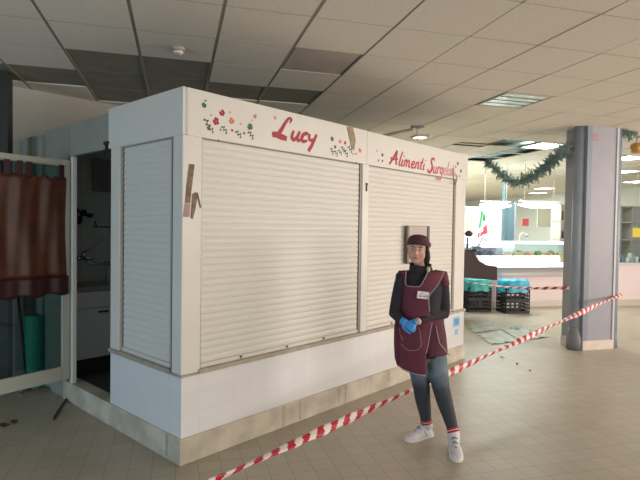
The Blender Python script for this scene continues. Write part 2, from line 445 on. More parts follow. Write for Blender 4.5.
# torn tape / cardboard pieces
def patch(pts, m, name='torn_tape', y=-.0125, t=.003):
    MB().prism(pts, 'y', y-t, y).build(name, M[m], K)
def wallrz(u, v):      # pixel on the long face -> (r,z)
    n = Vector((math.sin(AK), -math.cos(AK), 0)); d = ray(u, v); t = (KC-Vector((0, 0, 0))).dot(n)/d.dot(n)
    P = d*t; P.z += HC; q = P-KC; return (q.x*math.cos(AK)+q.y*math.sin(AK), P.z)
def wp(l): return [wallrz(*p) for p in l]
patch(wp([(188.5, 164), (193.8, 164.5), (190.5, 192), (189.5, 203), (184.5, 203), (186, 185)]), 'brown', y=-.007)
patch(wp([(184.3, 203.5), (189.6, 203.5), (188.5, 217), (182.6, 217)]), 'pinkc', y=-.007)
patch(wp([(191.8, 194), (195, 192), (196.4, 198), (194.5, 210), (192, 219), (190, 218)]), 'brown', y=-.007)
patch(wp([(195.5, 193), (197, 192.5), (200.6, 207.5), (199.4, 208)]), 'mark', y=-.007)
patch(wp([(345.5, 127), (351.5, 126.3), (354.5, 140), (353, 150.5), (350.5, 149), (348.5, 140)]), 'tanc', y=-.013)
# blue sticker on the tiled base
st = MB(); st.box(3.80, -.002, .43, 3.97, 0, .555, 0); st.box(3.83, -.003, .455, 3.94, -.002, .53, 1); st.box(3.85, -.002, .33, 3.93, 0, .40, 0)
st.build('sticker', [mat('sticker light blue', (150, 190, 214), .5), mat('sticker blue', (92, 160, 206), .5)], K)

# lettering: brush strokes as flat vinyl
G = {
 'L': (.78, [[(.62, .80, .05), (.68, .98, .07), (.56, 1.0, .07), (.42, .72, .09), (.30, .38, .11), (.18, .12, .12)], [(-.06, .06, .13), (.10, .10, .15), (.34, .04, .16), (.58, .0, .12)]]),
 'u': (.42, [[(.06, .46, .07), (.02, .26, .10), (.02, .08, .11), (.12, .02, .10), (.24, .16, .08)], [(.34, .48, .08), (.28, .26, .10), (.26, .08, .10), (.34, .02, .09), (.42, .10, .05)]]),
 'c': (.34, [[(.30, .38, .11), (.24, .46, .09), (.10, .36, .10), (.04, .14, .11), (.12, .02, .10), (.32, .10, .06)]]),
 'y': (.40, [[(.06, .46, .08), (.04, .26, .10), (.12, .14, .09), (.24, .22, .07)], [(.38, .50, .09), (.30, .20, .10), (.20, -.14, .11), (.08, -.42, .10)]]),
 'A': (.66, [[(-.04, .0, .10), (.12, .26, .11), (.32, .66, .12), (.46, .98, .10)], [(.46, .98, .10), (.44, .60, .12), (.46, .24, .12), (.50, .02, .10)], [(.0, .40, .08), (.26, .38, .10), (.58, .42, .07)]]),
 'l': (.20, [[(.24, .98, .09), (.14, .60, .10), (.06, .20, .11), (.08, .03, .09), (.18, .08, .05)]]),
 'i': (.20, [[(.12, .46, .10), (.06, .22, .11), (.06, .04, .10), (.16, .06, .06)], [(.18, .66, .10), (.20, .72, .10)]]),
 'm': (.62, [[(.10, .48, .09), (.06, .24, .10), (.02, .0, .10)], [(.06, .28, .06), (.20, .48, .09), (.26, .36, .10), (.20, .0, .10)], [(.26, .28, .06), (.40, .48, .09), (.46, .34, .10), (.42, .04, .10), (.56, .08, .05)]]),
 'n': (.42, [[(.10, .48, .09), (.06, .24, .10), (.02, .0, .10)], [(.06, .28, .06), (.22, .48, .09), (.28, .34, .10), (.24, .04, .10), (.36, .08, .05)]]),
 'e': (.34, [[(.04, .20, .07), (.22, .28, .08), (.28, .40, .08), (.18, .48, .08), (.06, .32, .10), (.04, .12, .11), (.14, .02, .10), (.32, .10, .06)]]),
 't': (.26, [[(.24, .84, .08), (.14, .50, .10), (.06, .18, .11), (.10, .03, .09), (.20, .08, .05)], [(-.02, .50, .07), (.26, .54, .07)]]),
 'S': (.56, [[(.60, .84, .10), (.52, .98, .10), (.34, .92, .12), (.28, .72, .13), (.40, .50, .14), (.40, .24, .14), (.22, .02, .13), (.02, .06, .12), (.0, .20, .10)]]),
 'r': (.30, [[(.10, .48, .09), (.06, .24, .10), (.02, .0, .10)], [(.06, .26, .06), (.18, .46, .09), (.30, .44, .09)]]),
 'g': (.38, [[(.30, .42, .08), (.16, .46, .09), (.04, .26, .10), (.08, .06, .09), (.22, .12, .07), (.32, .40, .06)], [(.34, .46, .09), (.26, .10, .10), (.16, -.28, .10), (.02, -.40, .08), (-.04, -.26, .06)]]),
 'a': (.38, [[(.30, .42, .08), (.16, .46, .09), (.04, .26, .10), (.06, .06, .10), (.18, .08, .08), (.30, .38, .07)], [(.34, .46, .09), (.28, .20, .10), (.28, .04, .09), (.38, .08, .05)]]),
}
def letters(word, x, z, s, sx, y, mats, parent, name='lettering', mfun=None, plane=None, t=.0012, wk=1.0):
    mb = MB(); cx = x
    for ci, ch in enumerate(word):
        if ch == ' ': cx += .40*s*sx; continue
        adv, strokes = G[ch]; mi = mfun(ci) if mfun else 0
        for q, st in enumerate(strokes):
            pts = smooth_chain(st, 5)
            P = [(cx+(p[0]+.10*p[1])*s*sx, z+p[1]*s) for p in pts]; W = [p[2]*s*.5*wk for p in pts]
            L = []; R = []
            for k in range(len(P)):
                a = P[max(k-1, 0)]; b = P[min(k+1, len(P)-1)]
                tx, tz = b[0]-a[0], b[1]-a[1]; l = math.hypot(tx, tz) or 1
                nx, nz = -tz/l, tx/l
                L.append((P[k][0]+nx*W[k], P[k][1]+nz*W[k])); R.append((P[k][0]-nx*W[k], P[k][1]-nz*W[k]))
            for k in range(len(P)-1):
                quad = [L[k], L[k+1], R[k+1], R[k]]
                yy = y-t*(1+q*.3)
                vs = []
                for (px, pz) in quad:
                    v = Vector((px, yy, pz)); vs.append(mb.bm.verts.new(plane @ v if plane else v))
                f = mb.bm.faces.new(vs); f.material_index = mi
        cx += adv*s*sx
    bmesh.ops.remove_doubles(mb.bm, verts=mb.bm.verts, dist=1e-6)
    o = mb.build(name, mats, parent)
    sd = o.modifiers.new('thickness', 'SOLIDIFY'); sd.thickness = .0006
    return o
letters('Lucy', .80, 2.335, .165, 1.52, -.0125, [M['red']], K, wk=1.9)
letters('Alimenti', 2.385, 2.275, .155, 1.50, -.0105, [M['red'], mat('worn red vinyl', (192, 62, 76), .55)], K, mfun=lambda i: 0 if i < 1 else 1, wk=1.55)
letters('Surgelati', 3.12, 2.262, .165, 1.26, -.0105, [mat('worn red vinyl 2', (190, 50, 66), .55), M['redf'], M['redff']], K, mfun=lambda i: 0 if i < 1 else (1 if i < 4 else 2), wk=1.55)

def flowers(spec, name='flower_decal', y=-.0125):
    mats = [M['red'], M['green'], M['greend'], M['orange'], M['tan'], M['redff']]
    idx = dict(r=0, g=1, d=2, o=3, t=4, p=5)
    mb = MB(); rnd = random.Random(3)
    for (u, v, c, s, kind) in spec:
        r, z = wallrz(u, v); m = idx[c]; s = s*.5/142*(1+r*.28)
        if kind == 'f':
            for k in range(5):
                a = 2*PI*k/5+rnd.random(); cx, cz = r+math.cos(a)*s*.6, z+math.sin(a)*s*.6
                mb.prism([(cx+math.cos(b*PI/4)*s*.5, cz+math.sin(b*PI/4)*s*.5) for b in range(8)], 'y', y-.0012-.0001*k, y, m)
        elif kind == 'd':
            mb.prism([(r+math.cos(b*PI/4)*s, z+math.sin(b*PI/4)*s) for b in range(8)], 'y', y-.0012, y, m)
        else:
            s *= 1.5; a = rnd.uniform(-1.0, -.4)
            ux, uz = math.cos(a), math.sin(a)
            for k in range(-2, 3):
                cx, cz = r+ux*s*.55*k, z+uz*s*.9*k*.7; sg = 1 if k % 2 else -1
                px, pz = -uz*sg, ux*sg
                mb.prism([(cx, cz), (cx+ux*s*.3+px*s*.2, cz+uz*s*.3+pz*s*.2), (cx+px*s*.9, cz+pz*s*.9), (cx-ux*s*.3+px*s*.2, cz-uz*s*.3+pz*s*.2)], 'y', y-.0012-.0001*(k+3), y, m)
            mb.prism([(r-ux*s*1.3-.002, z-uz*s*1.3), (r+ux*s*1.3-.002, z+uz*s*1.3), (r+ux*s*1.3+.002, z+uz*s*1.3), (r-ux*s*1.3+.002, z-uz*s*1.3)], 'y', y-.001, y, m)
    mb.build(name, mats, K)
flowers([(204.5, 101, 'g', 2, 'd'), (203, 105.5, 'g', 5, 'f'), (221, 113, 'r', 6, 'f'), (215, 121.5, 'r', 7, 'f'), (230.5, 121, 'o', 6, 'f'), (229, 112.5, 'o', 2, 'd'),
         (254, 116.5, 't', 4, 'f'), (251, 120.5, 'p', 2, 'd'), (239.5, 124, 'o', 2, 'd'), (210, 115.5, 't', 2, 'd'), (206.5, 124, 'd', 5, 'l'), (209.5, 129, 'd', 4, 'l'), (223.5, 129.5, 'g', 4, 'l'),
         (237.5, 134, 'd', 4, 'l'), (231, 130.5, 'r', 2.5, 'd'), (219.5, 130, 'r', 2, 'd'), (243, 133.5, 'r', 2.5, 'd'), (249, 127, 'g', 6, 'f'), (250, 135, 'd', 4, 'l'), (217.5, 140.5, 'r', 2, 'd'), (274, 118, 'p', 3.5, 'd')])
flowers([(331, 139, 'd', 4, 'f'), (339, 141.5, 'o', 3.5, 'f'), (344, 143, 'r', 3, 'f'), (334, 147, 'd', 3, 'd'), (331, 151, 'd', 3, 'l'), (335, 153, 'd', 3, 'l'), (339, 152, 'g', 3, 'l'), (345, 153, 'd', 3.5, 'l'), (349, 149, 'd', 3.5, 'l'),
         (342, 149, 'd', 3, 'l'), (359, 150.5, 'o', 4, 'f'), (355, 154, 't', 2.5, 'd'), (352, 154, 't', 2, 'd'), (355, 163, 'd', 2, 'd')])
flowers([(381.5, 155, 'd', 3, 'd'), (377.5, 160.5, 'r', 2.2, 'd'), (381.5, 161, 'd', 2.2, 'd'), (376, 151, 't', 1.5, 'd'), (457, 163.5, 'd', 2.8, 'f'), (455, 167, 'd', 2.2, 'd'), (460, 171, 'd', 2.8, 'f'), (455, 175, 'd', 2, 'l'), (459, 176, 't', 2, 'd')], y=-.0105)

# notice on the second shutter, behind the head
def kpt(u, v, y=0):
    r, z = wallrz(u, v); return r, z
r0, zt = wallrz(405.5, 225.5); r1, zb = wallrz(427, 262)
nt_ = empty('notice_board', kw((r0+r1)/2, -.01, 0), AK, 'framed pink paper notice fixed to shutter behind the woman’s head', 'notice')
hw = (r1-r0)/2
MB().box(-hw+.02, -.004, zb+.02, hw-.02, .0, zt-.01).build('paper', mat('notice paper', (198, 182, 174), .7), nt_)
mb = MB()
mb.box(-hw, -.018, zb, -hw+.035, .003, zt); mb.box(hw-.03, -.018, zb, hw, .003, zt); mb.box(-hw, -.018, zb, hw, .003, zb+.02)
mb.build('frame', mat('notice frame grey', (120, 112, 104), .6), nt_)
MB().box(-hw+.035, -.012, zt-.012, hw-.03, .003, zt).build('top_edge', mat('notice edge', (170, 160, 150), .6), nt_)

# ------------------------------------------------------------------ kiosk door, opened outward
hinge = Vector((-2.283, 4.695, 0)); ddir = Vector((-.567, -.823, 0)); DW = .80
da = math.atan2(ddir.y, ddir.x)
Md = Matrix.Rotation(-AK, 4, 'Z') @ Matrix.Translation(hinge-KC) @ Matrix.Rotation(da, 4, 'Z')   # into kiosk space
# door-local: x along the leaf from the hinge, +y = right-hand normal... camera side is +y
z0, z1 = .215, 2.20
mb = MB()
mb.box(0, -.02, z0, .075, .02, z1, 0, Md); mb.box(DW-.075, -.02, z0, DW, .02, z1, 0, Md)
mb.box(.075, -.02, z1-.06, DW-.075, .02, z1, 0, Md); mb.box(.075, -.02, z0, DW-.075, .02, z0+.125, 0, Md)
door = mb.build('door', mat('door frame aluminium', (186, 186, 172), .45, .1), K, bevel=.004)
MB().box(.075, -.004, z0+.125, DW-.075, .004, z1-.06, 0, Md).build('door_glass', M['glass'], door)
for zz in (.55, 1.25, 1.92):
    MB().tube([(-.012, .0, zz), (-.012, 0, zz+.09)], .013, 10, 0, M=Md).build('hinge', M['alu'], door, smooth=True)
# curtain
cu = empty('door_curtain', hinge, da, 'brown satin tab top curtain with dark red hem on the open glass door', 'curtain')
CS = 1
def curt(z, x): return .034+.008*math.sin(x*23+math.sin(z*2.2)*1.3)+.003*math.sin(x*51+z*3)
mb = MB(); nx, nz = 60, 24; rows = []
zt_, zb_ = 2.035, 1.0
for k in range(nz+1):
    z = zb_+.16+(zt_-zb_-.16)*k/nz
    rows.append([Vector((.045+.73*i/nx+.008*math.sin(z*5), CS*curt(z, i/nx*.73)*(1 if k < nz else .9), z+(.012*math.sin(i*.9) if k == nz else 0))) for i in range(nx+1)])
mb.rings(rows, 0, cap=False, closed=False)
o = mb.build('drape', M['satin'], cu, smooth=True); sd = o.modifiers.new('t', 'SOLIDIFY'); sd.thickness = .003
mb = MB(); rows = []
for k in range(7):
    z = zb_+.163*k/6
    rows.append([Vector((.028+.755*i/nx, CS*(curt(z, i/nx*.73)+.005*(1-k/6)+.003), z-(.012*math.sin(i*.35) if k == 0 else 0))) for i in range(nx+1)])
mb.rings(rows, 0, cap=False, closed=False)
o = mb.build('hem', M['satin2'], cu, smooth=True); sd = o.modifiers.new('t', 'SOLIDIFY'); sd.thickness = .003
for x in (.065, .345, .42, .52, .66):
    MB().box(x, .020, 2.02, x+.048, .036, 2.15).build('tab', M['satin2'], cu, bevel=.003)
MB().tube([(.03, .027, 2.145), (.78, .027, 2.145)], .006, 8).build('rod', M['alu'], cu)

# things behind the glass door
g = at(35.5, 300, 5.12)
t = MB(); t.tube([(0, 0, 0), (0, .0, .72)], .088, 20)
for zz in (.2, .45): t.tube([(0, 0, zz), (0, 0, zz+.004)], .0895, 20)
t = tag(t.build('rolled_mat', M['teal'], smooth=False, loc=(g.x+.01, 5.08, 0)), 'upright green rolled mat standing behind the open glass door', 'mat')
h0 = at(27.5, 372, 5.0); h1 = at(14, 290, 5.02)
br = empty('broom', (h0.x, h0.y, 0), 0, 'long dark stick leaning behind the glass door beside the green roll', 'broom')
MB().tube([(0, 0, .06), (h1.x-h0.x, .04, h1.z+.2)], .013, 10).build('stick', M['pole'], br, smooth=True)
MB().box(-.04, -.03, 0, .04, .03, .08).build('broom_head', M['pole'], br, bevel=.01)
q = at(15, 330, 5.28)
pn = MB(); pn.box(-.06, 0, 0, .06, .02, 1.45); pn.box(-.07, -.005, 0, -.06, .025, 1.46); pn.box(.06, -.005, 0, .07, .025, 1.46)
tag(pn.build('leaning_board', M['wallg'], loc=(q.x, 5.28, 0), rz=.5), 'narrow pale grey board standing upright behind the glass door', 'board')
# dark post at the left
q = at(1.5, 110, 4.95)
mb = MB(); mb.box(-.075, -.075, 0, .075, .075, ZC-.004); mb.box(-.085, -.085, 0, .085, .085, .03)
tag(mb.build('steel_post', M['pole'], loc=(q.x, 4.95, 0), rz=AB), 'dark square steel post rising to the ceiling at left edge', 'post')

# plank and debris on the floor by the step
a = fl(19, 397); b = fl(54, 388.5); d = (b-a).normalized()
pk = MB(); pk.box(0, -.04, 0, (b-a).length, .04, .03); pk.box(.05, -.045, .03, .09, .045, .036)
tag(pk.build('plank', M['wood'], loc=(a.x, a.y, 0), rz=math.atan2(d.y, d.x), bevel=.003), 'flat weathered wooden plank on floor below the open door', 'plank')
a = fl(54, 420); b = fl(66, 401); d = (b-a).normalized()
pk = MB(); pk.tube([(0, 0, .012), ((b-a).length*.5, .003, .012), ((b-a).length, 0, .014)], .011, 8)
tag(pk.build('stick', M['pole'], loc=(a.x, a.y, 0), rz=math.atan2(d.y, d.x)), 'thin dark stick lying on floor tiles near the kiosk step', 'stick')
def scrap(u, v, s, m, label, seed, dark=False):
    rnd = random.Random(seed); p = fl(u, v); mb = MB(); n = 9
    poly = [(math.cos(2*PI*k/n)*s*rnd.uniform(.5, 1), math.sin(2*PI*k/n)*s*rnd.uniform(.3, .7)) for k in range(n)]
    A = [mb.bm.verts.new((x, y, .004+rnd.random()*.02)) for x, y in poly]; c = mb.bm.verts.new((0, 0, .03))
    for k in range(n): mb.bm.faces.new([A[k], A[(k+1) % n], c])
    o = mb.build('paper_scrap', M[m], loc=(p.x, p.y, 0)); sd = o.modifiers.new('t', 'SOLIDIFY'); sd.thickness = .003
    return tag(o, label, 'litter')
scrap(4, 426, .06, 'pole', 'crumpled dark scrap on the shaded floor at left edge', 1)
scrap(14, 423, .035, 'pole', 'smaller dark crumb right of the crumpled scrap at left edge', 5)
scrap(502, 357.5, .045, 'tapew', 'white paper scrap on bright floor below the striped tape', 2)
scrap(517, 365, .022, 'mark', 'small dark crumb on the bright floor right of the white scrap', 3)
scrap(530, 372, .018, 'mark', 'tiny dark crumb nearest the camera on the bright floor', 9)

# ------------------------------------------------------------------ kiosk interior
cabx = empty('sink_cabinet', kw(.08, 1.92, .19), AK, 'white sink cabinet seen through the open kiosk door', 'cabinet')
CW = .80
mb = MB(); mb.box(0, 0, .15, CW, .44, .80); mb.box(.03, .06, 0, CW-.03, .42, .15, 1)
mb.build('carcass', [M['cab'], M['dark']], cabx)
for x0 in (.01, .405):
    d_ = MB().box(x0, -.02, .155, x0+.385, 0, .63).build('cabinet_door', M['cab'], cabx, bevel=.003)
    hx = x0+.25 if x0 < .1 else x0+.05
    MB().box(hx-.05, -.036, .585, hx+.05, -.02, .60).build('handle', M['dark'], d_, bevel=.002)
d_ = MB().box(.01, -.02, .64, CW-.01, 0, .79).build('sink_front', M['cab'], cabx, bevel=.003)
MB().box(-.01, -.03, .80, CW+.01, .45, .84).build('sink_top', mat('sink top', (150, 152, 148), .35, .3), cabx, bevel=.004)
# tall grey appliance side left of the door opening
fa = empty('faucet', kw(.33, 2.33, 1.28), AK, 'chrome wall mixer tap with long spout above the sink cabinet', 'tap')
mb = MB(); mb.tube([(-.09, .03, 0), (-.09, 0, 0), (.09, 0, 0), (.09, .03, 0)], .017, 10); mb.build('mixer_body', M['chrome'], fa, smooth=True)
mb = MB(); mb.tube([(0, 0, 0), (0, -.03, 0), (.05, -.05, -.05), (.24, -.12, -.075), (.26, -.12, -.12)], .011, 8); mb.build('spout', M['chrome'], fa, smooth=True)
mb = MB(); mb.tube([(0, 0, .0), (0, -.01, .06)], .024, 12); mb.tube([(0, -.01, .06), (.07, -.04, .10), (.17, -.06, .17)], .009, 8); mb.build('lever', M['chrome'], fa, smooth=True)
bo = empty('soap_bottle', kw(.50, 2.12, 1.03), AK, 'clear pump bottle standing on the sink cabinet', 'bottle')
MB().lathe([(.001, 0), (.034, 0), (.036, .02), (.036, .12), (.03, .15), (.012, .165), (.012, .18)]).build('bottle_body', M['clear'], bo, smooth=True)
MB().tube([(0, 0, .18), (0, 0, .215), (-.04, 0, .215), (-.045, 0, .20)], .007, 8).build('pump', M['dark'], bo)
tg = empty('hanging_brushes', kw(.27, 2.33, 1.72), AK, 'dark tangled bundle hanging on the wall above the tap', 'brush')
mb = MB(); rnd = random.Random(4)
for k in range(16):
    x = rnd.uniform(-.12, .14); z = rnd.uniform(-.08, .05)
    mb.ell((x, -.02+rnd.uniform(-.02, .02), z-x*.25), (rnd.uniform(.02, .045), .02, rnd.uniform(.02, .04)), seg=8, rows=6)
mb.tube([(-.14, -.02, .02), (-.15, -.02, -.10)], .012, 6)
mb.build('bundle', M['black'], tg)
MB().tube([(0, .04, .08), (0, 0, .09), (0, -.02, .04)], .006, 6).build('hook', M['chrome'], tg)
sh = empty('wall_shelf', kw(.66, 2.27, 1.60), AK, 'thin dark wire shelf on the kiosk wall right of the tap', 'shelf')
mb = MB(); mb.tube([(-.22, 0, 0), (.25, 0, 0)], .007, 6); mb.tube([(-.22, 0, 0), (-.22, .09, .0)], .007, 6); mb.tube([(-.22, 0, 0), (-.24, 0, .06)], .007, 6); mb.tube([(.15, 0, 0), (.15, .08, 0)], .007, 6)
mb.build('wire', M['dark'], sh)
ck = empty('hanging_utensil', kw(.72, 2.26, 1.80), AK, 'black ladle hanging by the right edge of the door opening', 'utensil')
mb = MB(); mb.tube([(0, 0, .25), (0, -.02, 0)], .008, 6); mb.build('utensil_handle', M['black'], ck)
MB().ell((0, -.02, -.02), (.05, .03, .04)).build('bowl', M['black'], ck)
bd = MB(); bd.box(-.12, -.012, -.17, .12, .012, .17)
tag(bd.build('chopping_board', mat('brown grey board', (132, 128, 118), .7), loc=kw(.55, 2.36, 2.14), rz=AK, bevel=.008), 'dark rectangular board hung high on the kiosk rear wall', 'board')

# ------------------------------------------------------------------ column
cc = fl(590, 350); cu_, cv_ = buv(fl(582, 350.5)); 
colr = empty('support_column', NB*(cu_+.265)+DB*(cv_+.2), AB, 'thick grey steel column wrapped by the striped tape', 'column')
W2 = .265
mb = MB(); mb.box(-W2, -.2, .12, W2, .2, ZC+.01); mb.build('shaft', M['colm'], colr, bevel=.004)
mb = MB(); mb.box(-W2-.004, -.215, 0, W2-.02, .21, .13); mb.build('skirting', mat('column skirting', (214, 200, 184), .5, noise=.06), colr, bevel=.004)
mb = MB(); mb.box(W2-.045, -.212, .02, W2-.015, -.2, ZC); mb.build('light_strip', mat('pale strip', (186, 188, 190), .5), colr)
mb = MB(); mb.box(W2-.012, -.204, 0, W2+.02, .15, ZC); mb.build('groove', M['cold'], colr)
def pipe(x, y, r=.068, fl_=False):
    mb = MB(); mb.tube([(x, y, 0), (x, y, ZC)], r, 20); return mb
pipe(-W2-.045, -.10).build('side_pipe', M['colb'], colr, smooth=True)
pipe(W2+.075, -.10, .055).build('side_pipe', M['colb'], colr, smooth=True)
mb = MB(); mb.box(W2, -.05, 0, W2+.09, .0, ZC); mb.build('side_plate', M['cold'], colr)
mb = MB(); mb.box(-W2-.001, -.204, .12, -W2+.075, -.2, ZC); mb.build('corner_plate', mat('corner plate', (128, 136, 147), .5), colr)
mb = MB(); mb.lathe([(.10, 0), (.105, .10), (.10, .16), (.08, .24), (.072, .30)], (-W2-.045, -.10, 0)); mb.build('pipe_boot', mat('pipe boot', (118, 116, 120), .6), colr, smooth=True)
mb = MB(); mb.lathe([(.065, 0), (.065, .12), (.057, .2)], (W2+.075, -.10, 0)); mb.build('pipe_boot', mat('pipe boot 2', (128, 124, 128), .6), colr, smooth=True)
mb = MB(); mb.box(-W2+.06, -.207, 2.86, -W2+.17, -.2005, 2.875); mb.box(-W2+.05, -.207, 2.93, -W2+.15, -.2005, 2.945); mb.box(-W2+.07, -.206, 2.90, -W2+.17, -.2005, 2.912); mb.build('red_tag', M['redstrip'], colr)

# ------------------------------------------------------------------ barrier tape
def tape(name, pts, w, twist, stripe, label, thin=.35, seg=10):
    P = [Vector(p) for p in pts]; out = MB(); total = 0; rings = []; cum = [0]
    for a, b in zip(P, P[1:]): cum.append(cum[-1]+(b-a).length)
    for i, p in enumerate(P):
        t = (P[min(i+1, len(P)-1)]-P[max(i-1, 0)]).normalized()
        u = Vector((0, 0, 1)); u = (u-t*u.dot(t)).normalized(); v = t.cross(u); a = cum[i]*twist
        wob = 1+.12*math.sin(cum[i]*23)
        ring = []
        for k in range(seg):
            th = 2*PI*k/seg; x = math.cos(th)*w*wob; y = math.sin(th)*w*thin
            ring.append(p+u*(x*math.cos(a)-y*math.sin(a))+v*(x*math.sin(a)+y*math.cos(a)))
        rings.append(ring)
    R = [[out.bm.verts.new(p) for p in r] for r in rings]
    for i in range(len(R)-1):
        for k in range(seg):
            th = ((k+.5)/seg)*2*PI
            # diagonal stripes wound round the rolled strip
            ph = (cum[i]/stripe+(th+cum[i]*twist*0)/(2*PI)) % 1
            f = out.bm.faces.new([R[i][k], R[i][(k+1) % seg], R[i+1][(k+1) % seg], R[i+1][k]])
            f.material_index = 1 if ph < .5 else 0
    o = out.build(name, [M['tapew'], M['taper']], smooth=False)
    return tag(o, label, 'barrier tape')
A0 = Vector((-.565, 3.0, .15)); 
colP = colr.matrix_basis @ Vector((W2+.13, -.16, 0)); colP.z = .745
B0 = colP
D0 = (B0-A0); pts = []
NT = 560
for k in range(NT+1):
    s = -.27+1.27*k/NT
    p = A0+D0*s; p.z += -.10*(1-abs(2*s-1)**2)*.0
    if s < 0: p.z = max(.03, .15+s*.55)
    pts.append(p)
tape('barrier_tape', pts, .031, 2.2, .125, 'red and white striped tape stretched diagonally past the woman to the column', thin=.45, seg=12)
# wrap round the column
wr = MB(); 
def colw(x, y, z): 
    p = colr.matrix_basis @ Vector((x, y, 0)); p.z = z; return p
# far tape behind the column, in front of the deli counter
e0 = colw(-W2-.14, -.10, .85); e1 = at(462, 281, 8.6)
pts = [e0.lerp(e1, k/160)-Vector((0, 0, .05*math.sin(PI*k/160))) for k in range(161)]
tape('barrier_tape', pts, .022, 1.1, .14, 'thin red and white tape running level in front of the deli counter', thin=.3, seg=8)
e0 = at(512, 284, 8.2); e1 = at(462, 279, 8.9)

# ------------------------------------------------------------------ ceiling items
sd = empty('smoke_detector', Vector((fl(178, 48, ZC).x, fl(178, 48, ZC).y, ZC)), 0, 'small round white smoke detector on the ceiling', 'smoke detector')
MB().lathe([(.052, .002), (.052, -.012), (.046, -.016)], seg=24).build('base', M['runner_l'], sd, smooth=True)
MB().lathe([(.04, -.014), (.043, -.03), (.034, -.045), (.01, -.05)], seg=24).build('head', M['white'], sd, smooth=True)
MB().lathe([(.0435, -.022), (.0435, -.028)], seg=24).build('slot', M['dark'], sd)

def cell(i, j): return NB*(U0+DU*(i+.5))+DB*(V0+DV*(j+.5))+Vector((0, 0, ZC))
def ceil_lamp(c, label, on='lampon', w=.56, l=.58, group=None, off=False):
    e = empty('ceiling_lamp', c, AB, label, 'ceiling lamp', group)
    mb = MB()
    mb.box(-w/2, -l/2, -.006, w/2, -l/2+.02, .03); mb.box(-w/2, l/2-.02, -.006, w/2, l/2, .03); mb.box(-w/2, -l/2+.02, -.006, -w/2+.02, l/2-.02, .03); mb.box(w/2-.02, -l/2+.02, -.006, w/2, l/2-.02, .03)
    mb.build('frame', M['runner_l'], e)
    if off:
        MB().box(-w/2+.02, -l/2+.02, .045, w/2-.02, l/2-.02, .055).build('reflector', M['lampoff'], e)
        mb = MB()
        for k in range(4):
            y = -l/2+.09+k*.135
            mb.prism([(y-.05, .0), (y+.05, .0), (y+.01, .04), (y-.01, .04)], 'x', -w/2+.02, w/2-.02)
        for k in range(5): mb.box(-w/2+.08+k*.1, -l/2+.02, .0, -w/2+.083+k*.1, l/2-.02, .04)
        mb.build('louvre', M['lampoff'], e)
    else:
        MB().box(-w/2+.02, -l/2+.02, .0, w/2-.02, l/2-.02, .02).build('diffuser', M[on], e)
    return e
ceil_lamp(cell(4, 1), 'square metallic louvre lamp fitting in the near ceiling, right of centre', off=True)
ceil_lamp(cell(8, 5), 'glowing square ceiling lamp beside the missing dark ceiling panels')
farl = []
for (u, v) in [(420, 137.5)]:
    p = fl(u, v, ZC-.02)
    ceil_lamp(Vector((p.x, p.y, ZC-.02)), 'small ceiling lamp edge, its glint put in as glow, just above the kiosk top edge', 'lampdim', w=.22, l=.22)  # silver glint of the lamp edge, made with a dim glow
for (u, v) in [(532, 193), (531, 199), (500, 199), (628, 158), (632, 182), (628, 170), (552, 188)]:
    p = fl(u, v, ZC); uu, vv = buv(p); i = round((uu-U0)/DU-.5); j = round((vv-V0)/DV-.5)
    if (i, j) in farl: continue
    farl.append((i, j)); c = cell(i, j); c.z = ZC-.012
    e = ceil_lamp(c, 'square lit ceiling lamp in the far hall behind the deli stall', group='lit ceiling lamps of the far hall')
# bracket with sagging pipe above the kiosk
pa = at(372, 139, 6.1); pb_ = at(417, 127.5, 7.3)
bk = empty('ceiling_bracket', pb_, 0, 'bent grey pipe and bracket hanging under ceiling above kiosk top', 'bracket')
MB().tube([pa-pb_, at(395, 133, 6.7)-pb_, at(412, 129.5, 7.2)-pb_], .02, 8).build('pipe', mat('grey pipe', (120, 112, 102), .6), bk, smooth=True)
MB().tube([at(411, 127, 7.2)-pb_, at(414, 126, 7.2)-pb_, at(418, 127.5, 7.2)-pb_, at(424, 126, 7.2)-pb_], .022, 8).build('clamp', M['cold'], bk, smooth=True)
MB().tube([at(416, 128, 7.2)-pb_, at(416.5, 120, 7.2)-pb_, Vector((0, 0, ZC-pb_.z))], .008, 6).build('hanger', M['cold'], bk)
MB().tube([at(417, 128, 7.2)-pb_, at(417.5, 141, 7.2)-pb_], .008, 6).build('drop_rod', M['runner_l'], bk)

# runner end poking over the wall at left

# garland
def garland(pts, label, r=.10, n=900, seed=1):
    rnd = random.Random(seed); P = [Vector(p) for p in smooth_chain([tuple(p) for p in pts], 14)]
    mb = MB(); mb.tube(P, .012, 6)
    L = len(P)-1
    for k in range(n):
        s = rnd.random()*L; i = min(int(s), L-1); p = P[i].lerp(P[i+1], s-i); t = (P[i+1]-P[i]).normalized()
        clump = .75+.45*math.sin(s*1.7+seed)*math.sin(s*.61)
        d = Vector((rnd.gauss(0, 1), rnd.gauss(0, 1), rnd.gauss(0, 1))); d -= t*d.dot(t)*.8; d.normalize()
        l = r*clump*rnd.uniform(.5, 1.25); q = p+d*l; w = d.cross(Vector((rnd.gauss(0, 1), rnd.gauss(0, 1), rnd.gauss(0, 1)))).normalized()*.011
        a, b, c, e = [mb.bm.verts.new(x) for x in (p-w, p+w, q+w*.5, q-w*.5)]
        mb.bm.faces.new([a, b, c, e])
        w2 = w.cross(d).normalized()*.011
        a, b, c, e = [mb.bm.verts.new(x) for x in (p-w2, p+w2, q+w2*.5, q-w2*.5)]
        mb.bm.faces.new([a, b, c, e])
    return tag(mb.build('garland', M['tinsel']), label, 'garland')
g0 = at(487, 161, 9.9); g1 = at(500, 173, 9.5); g2 = at(515, 183, 9.0); g3 = at(532, 177, 8.4); g4 = at(548, 165, 7.8); g5 = at(560, 155, 7.3); g6 = at(566, 147, 7.1)
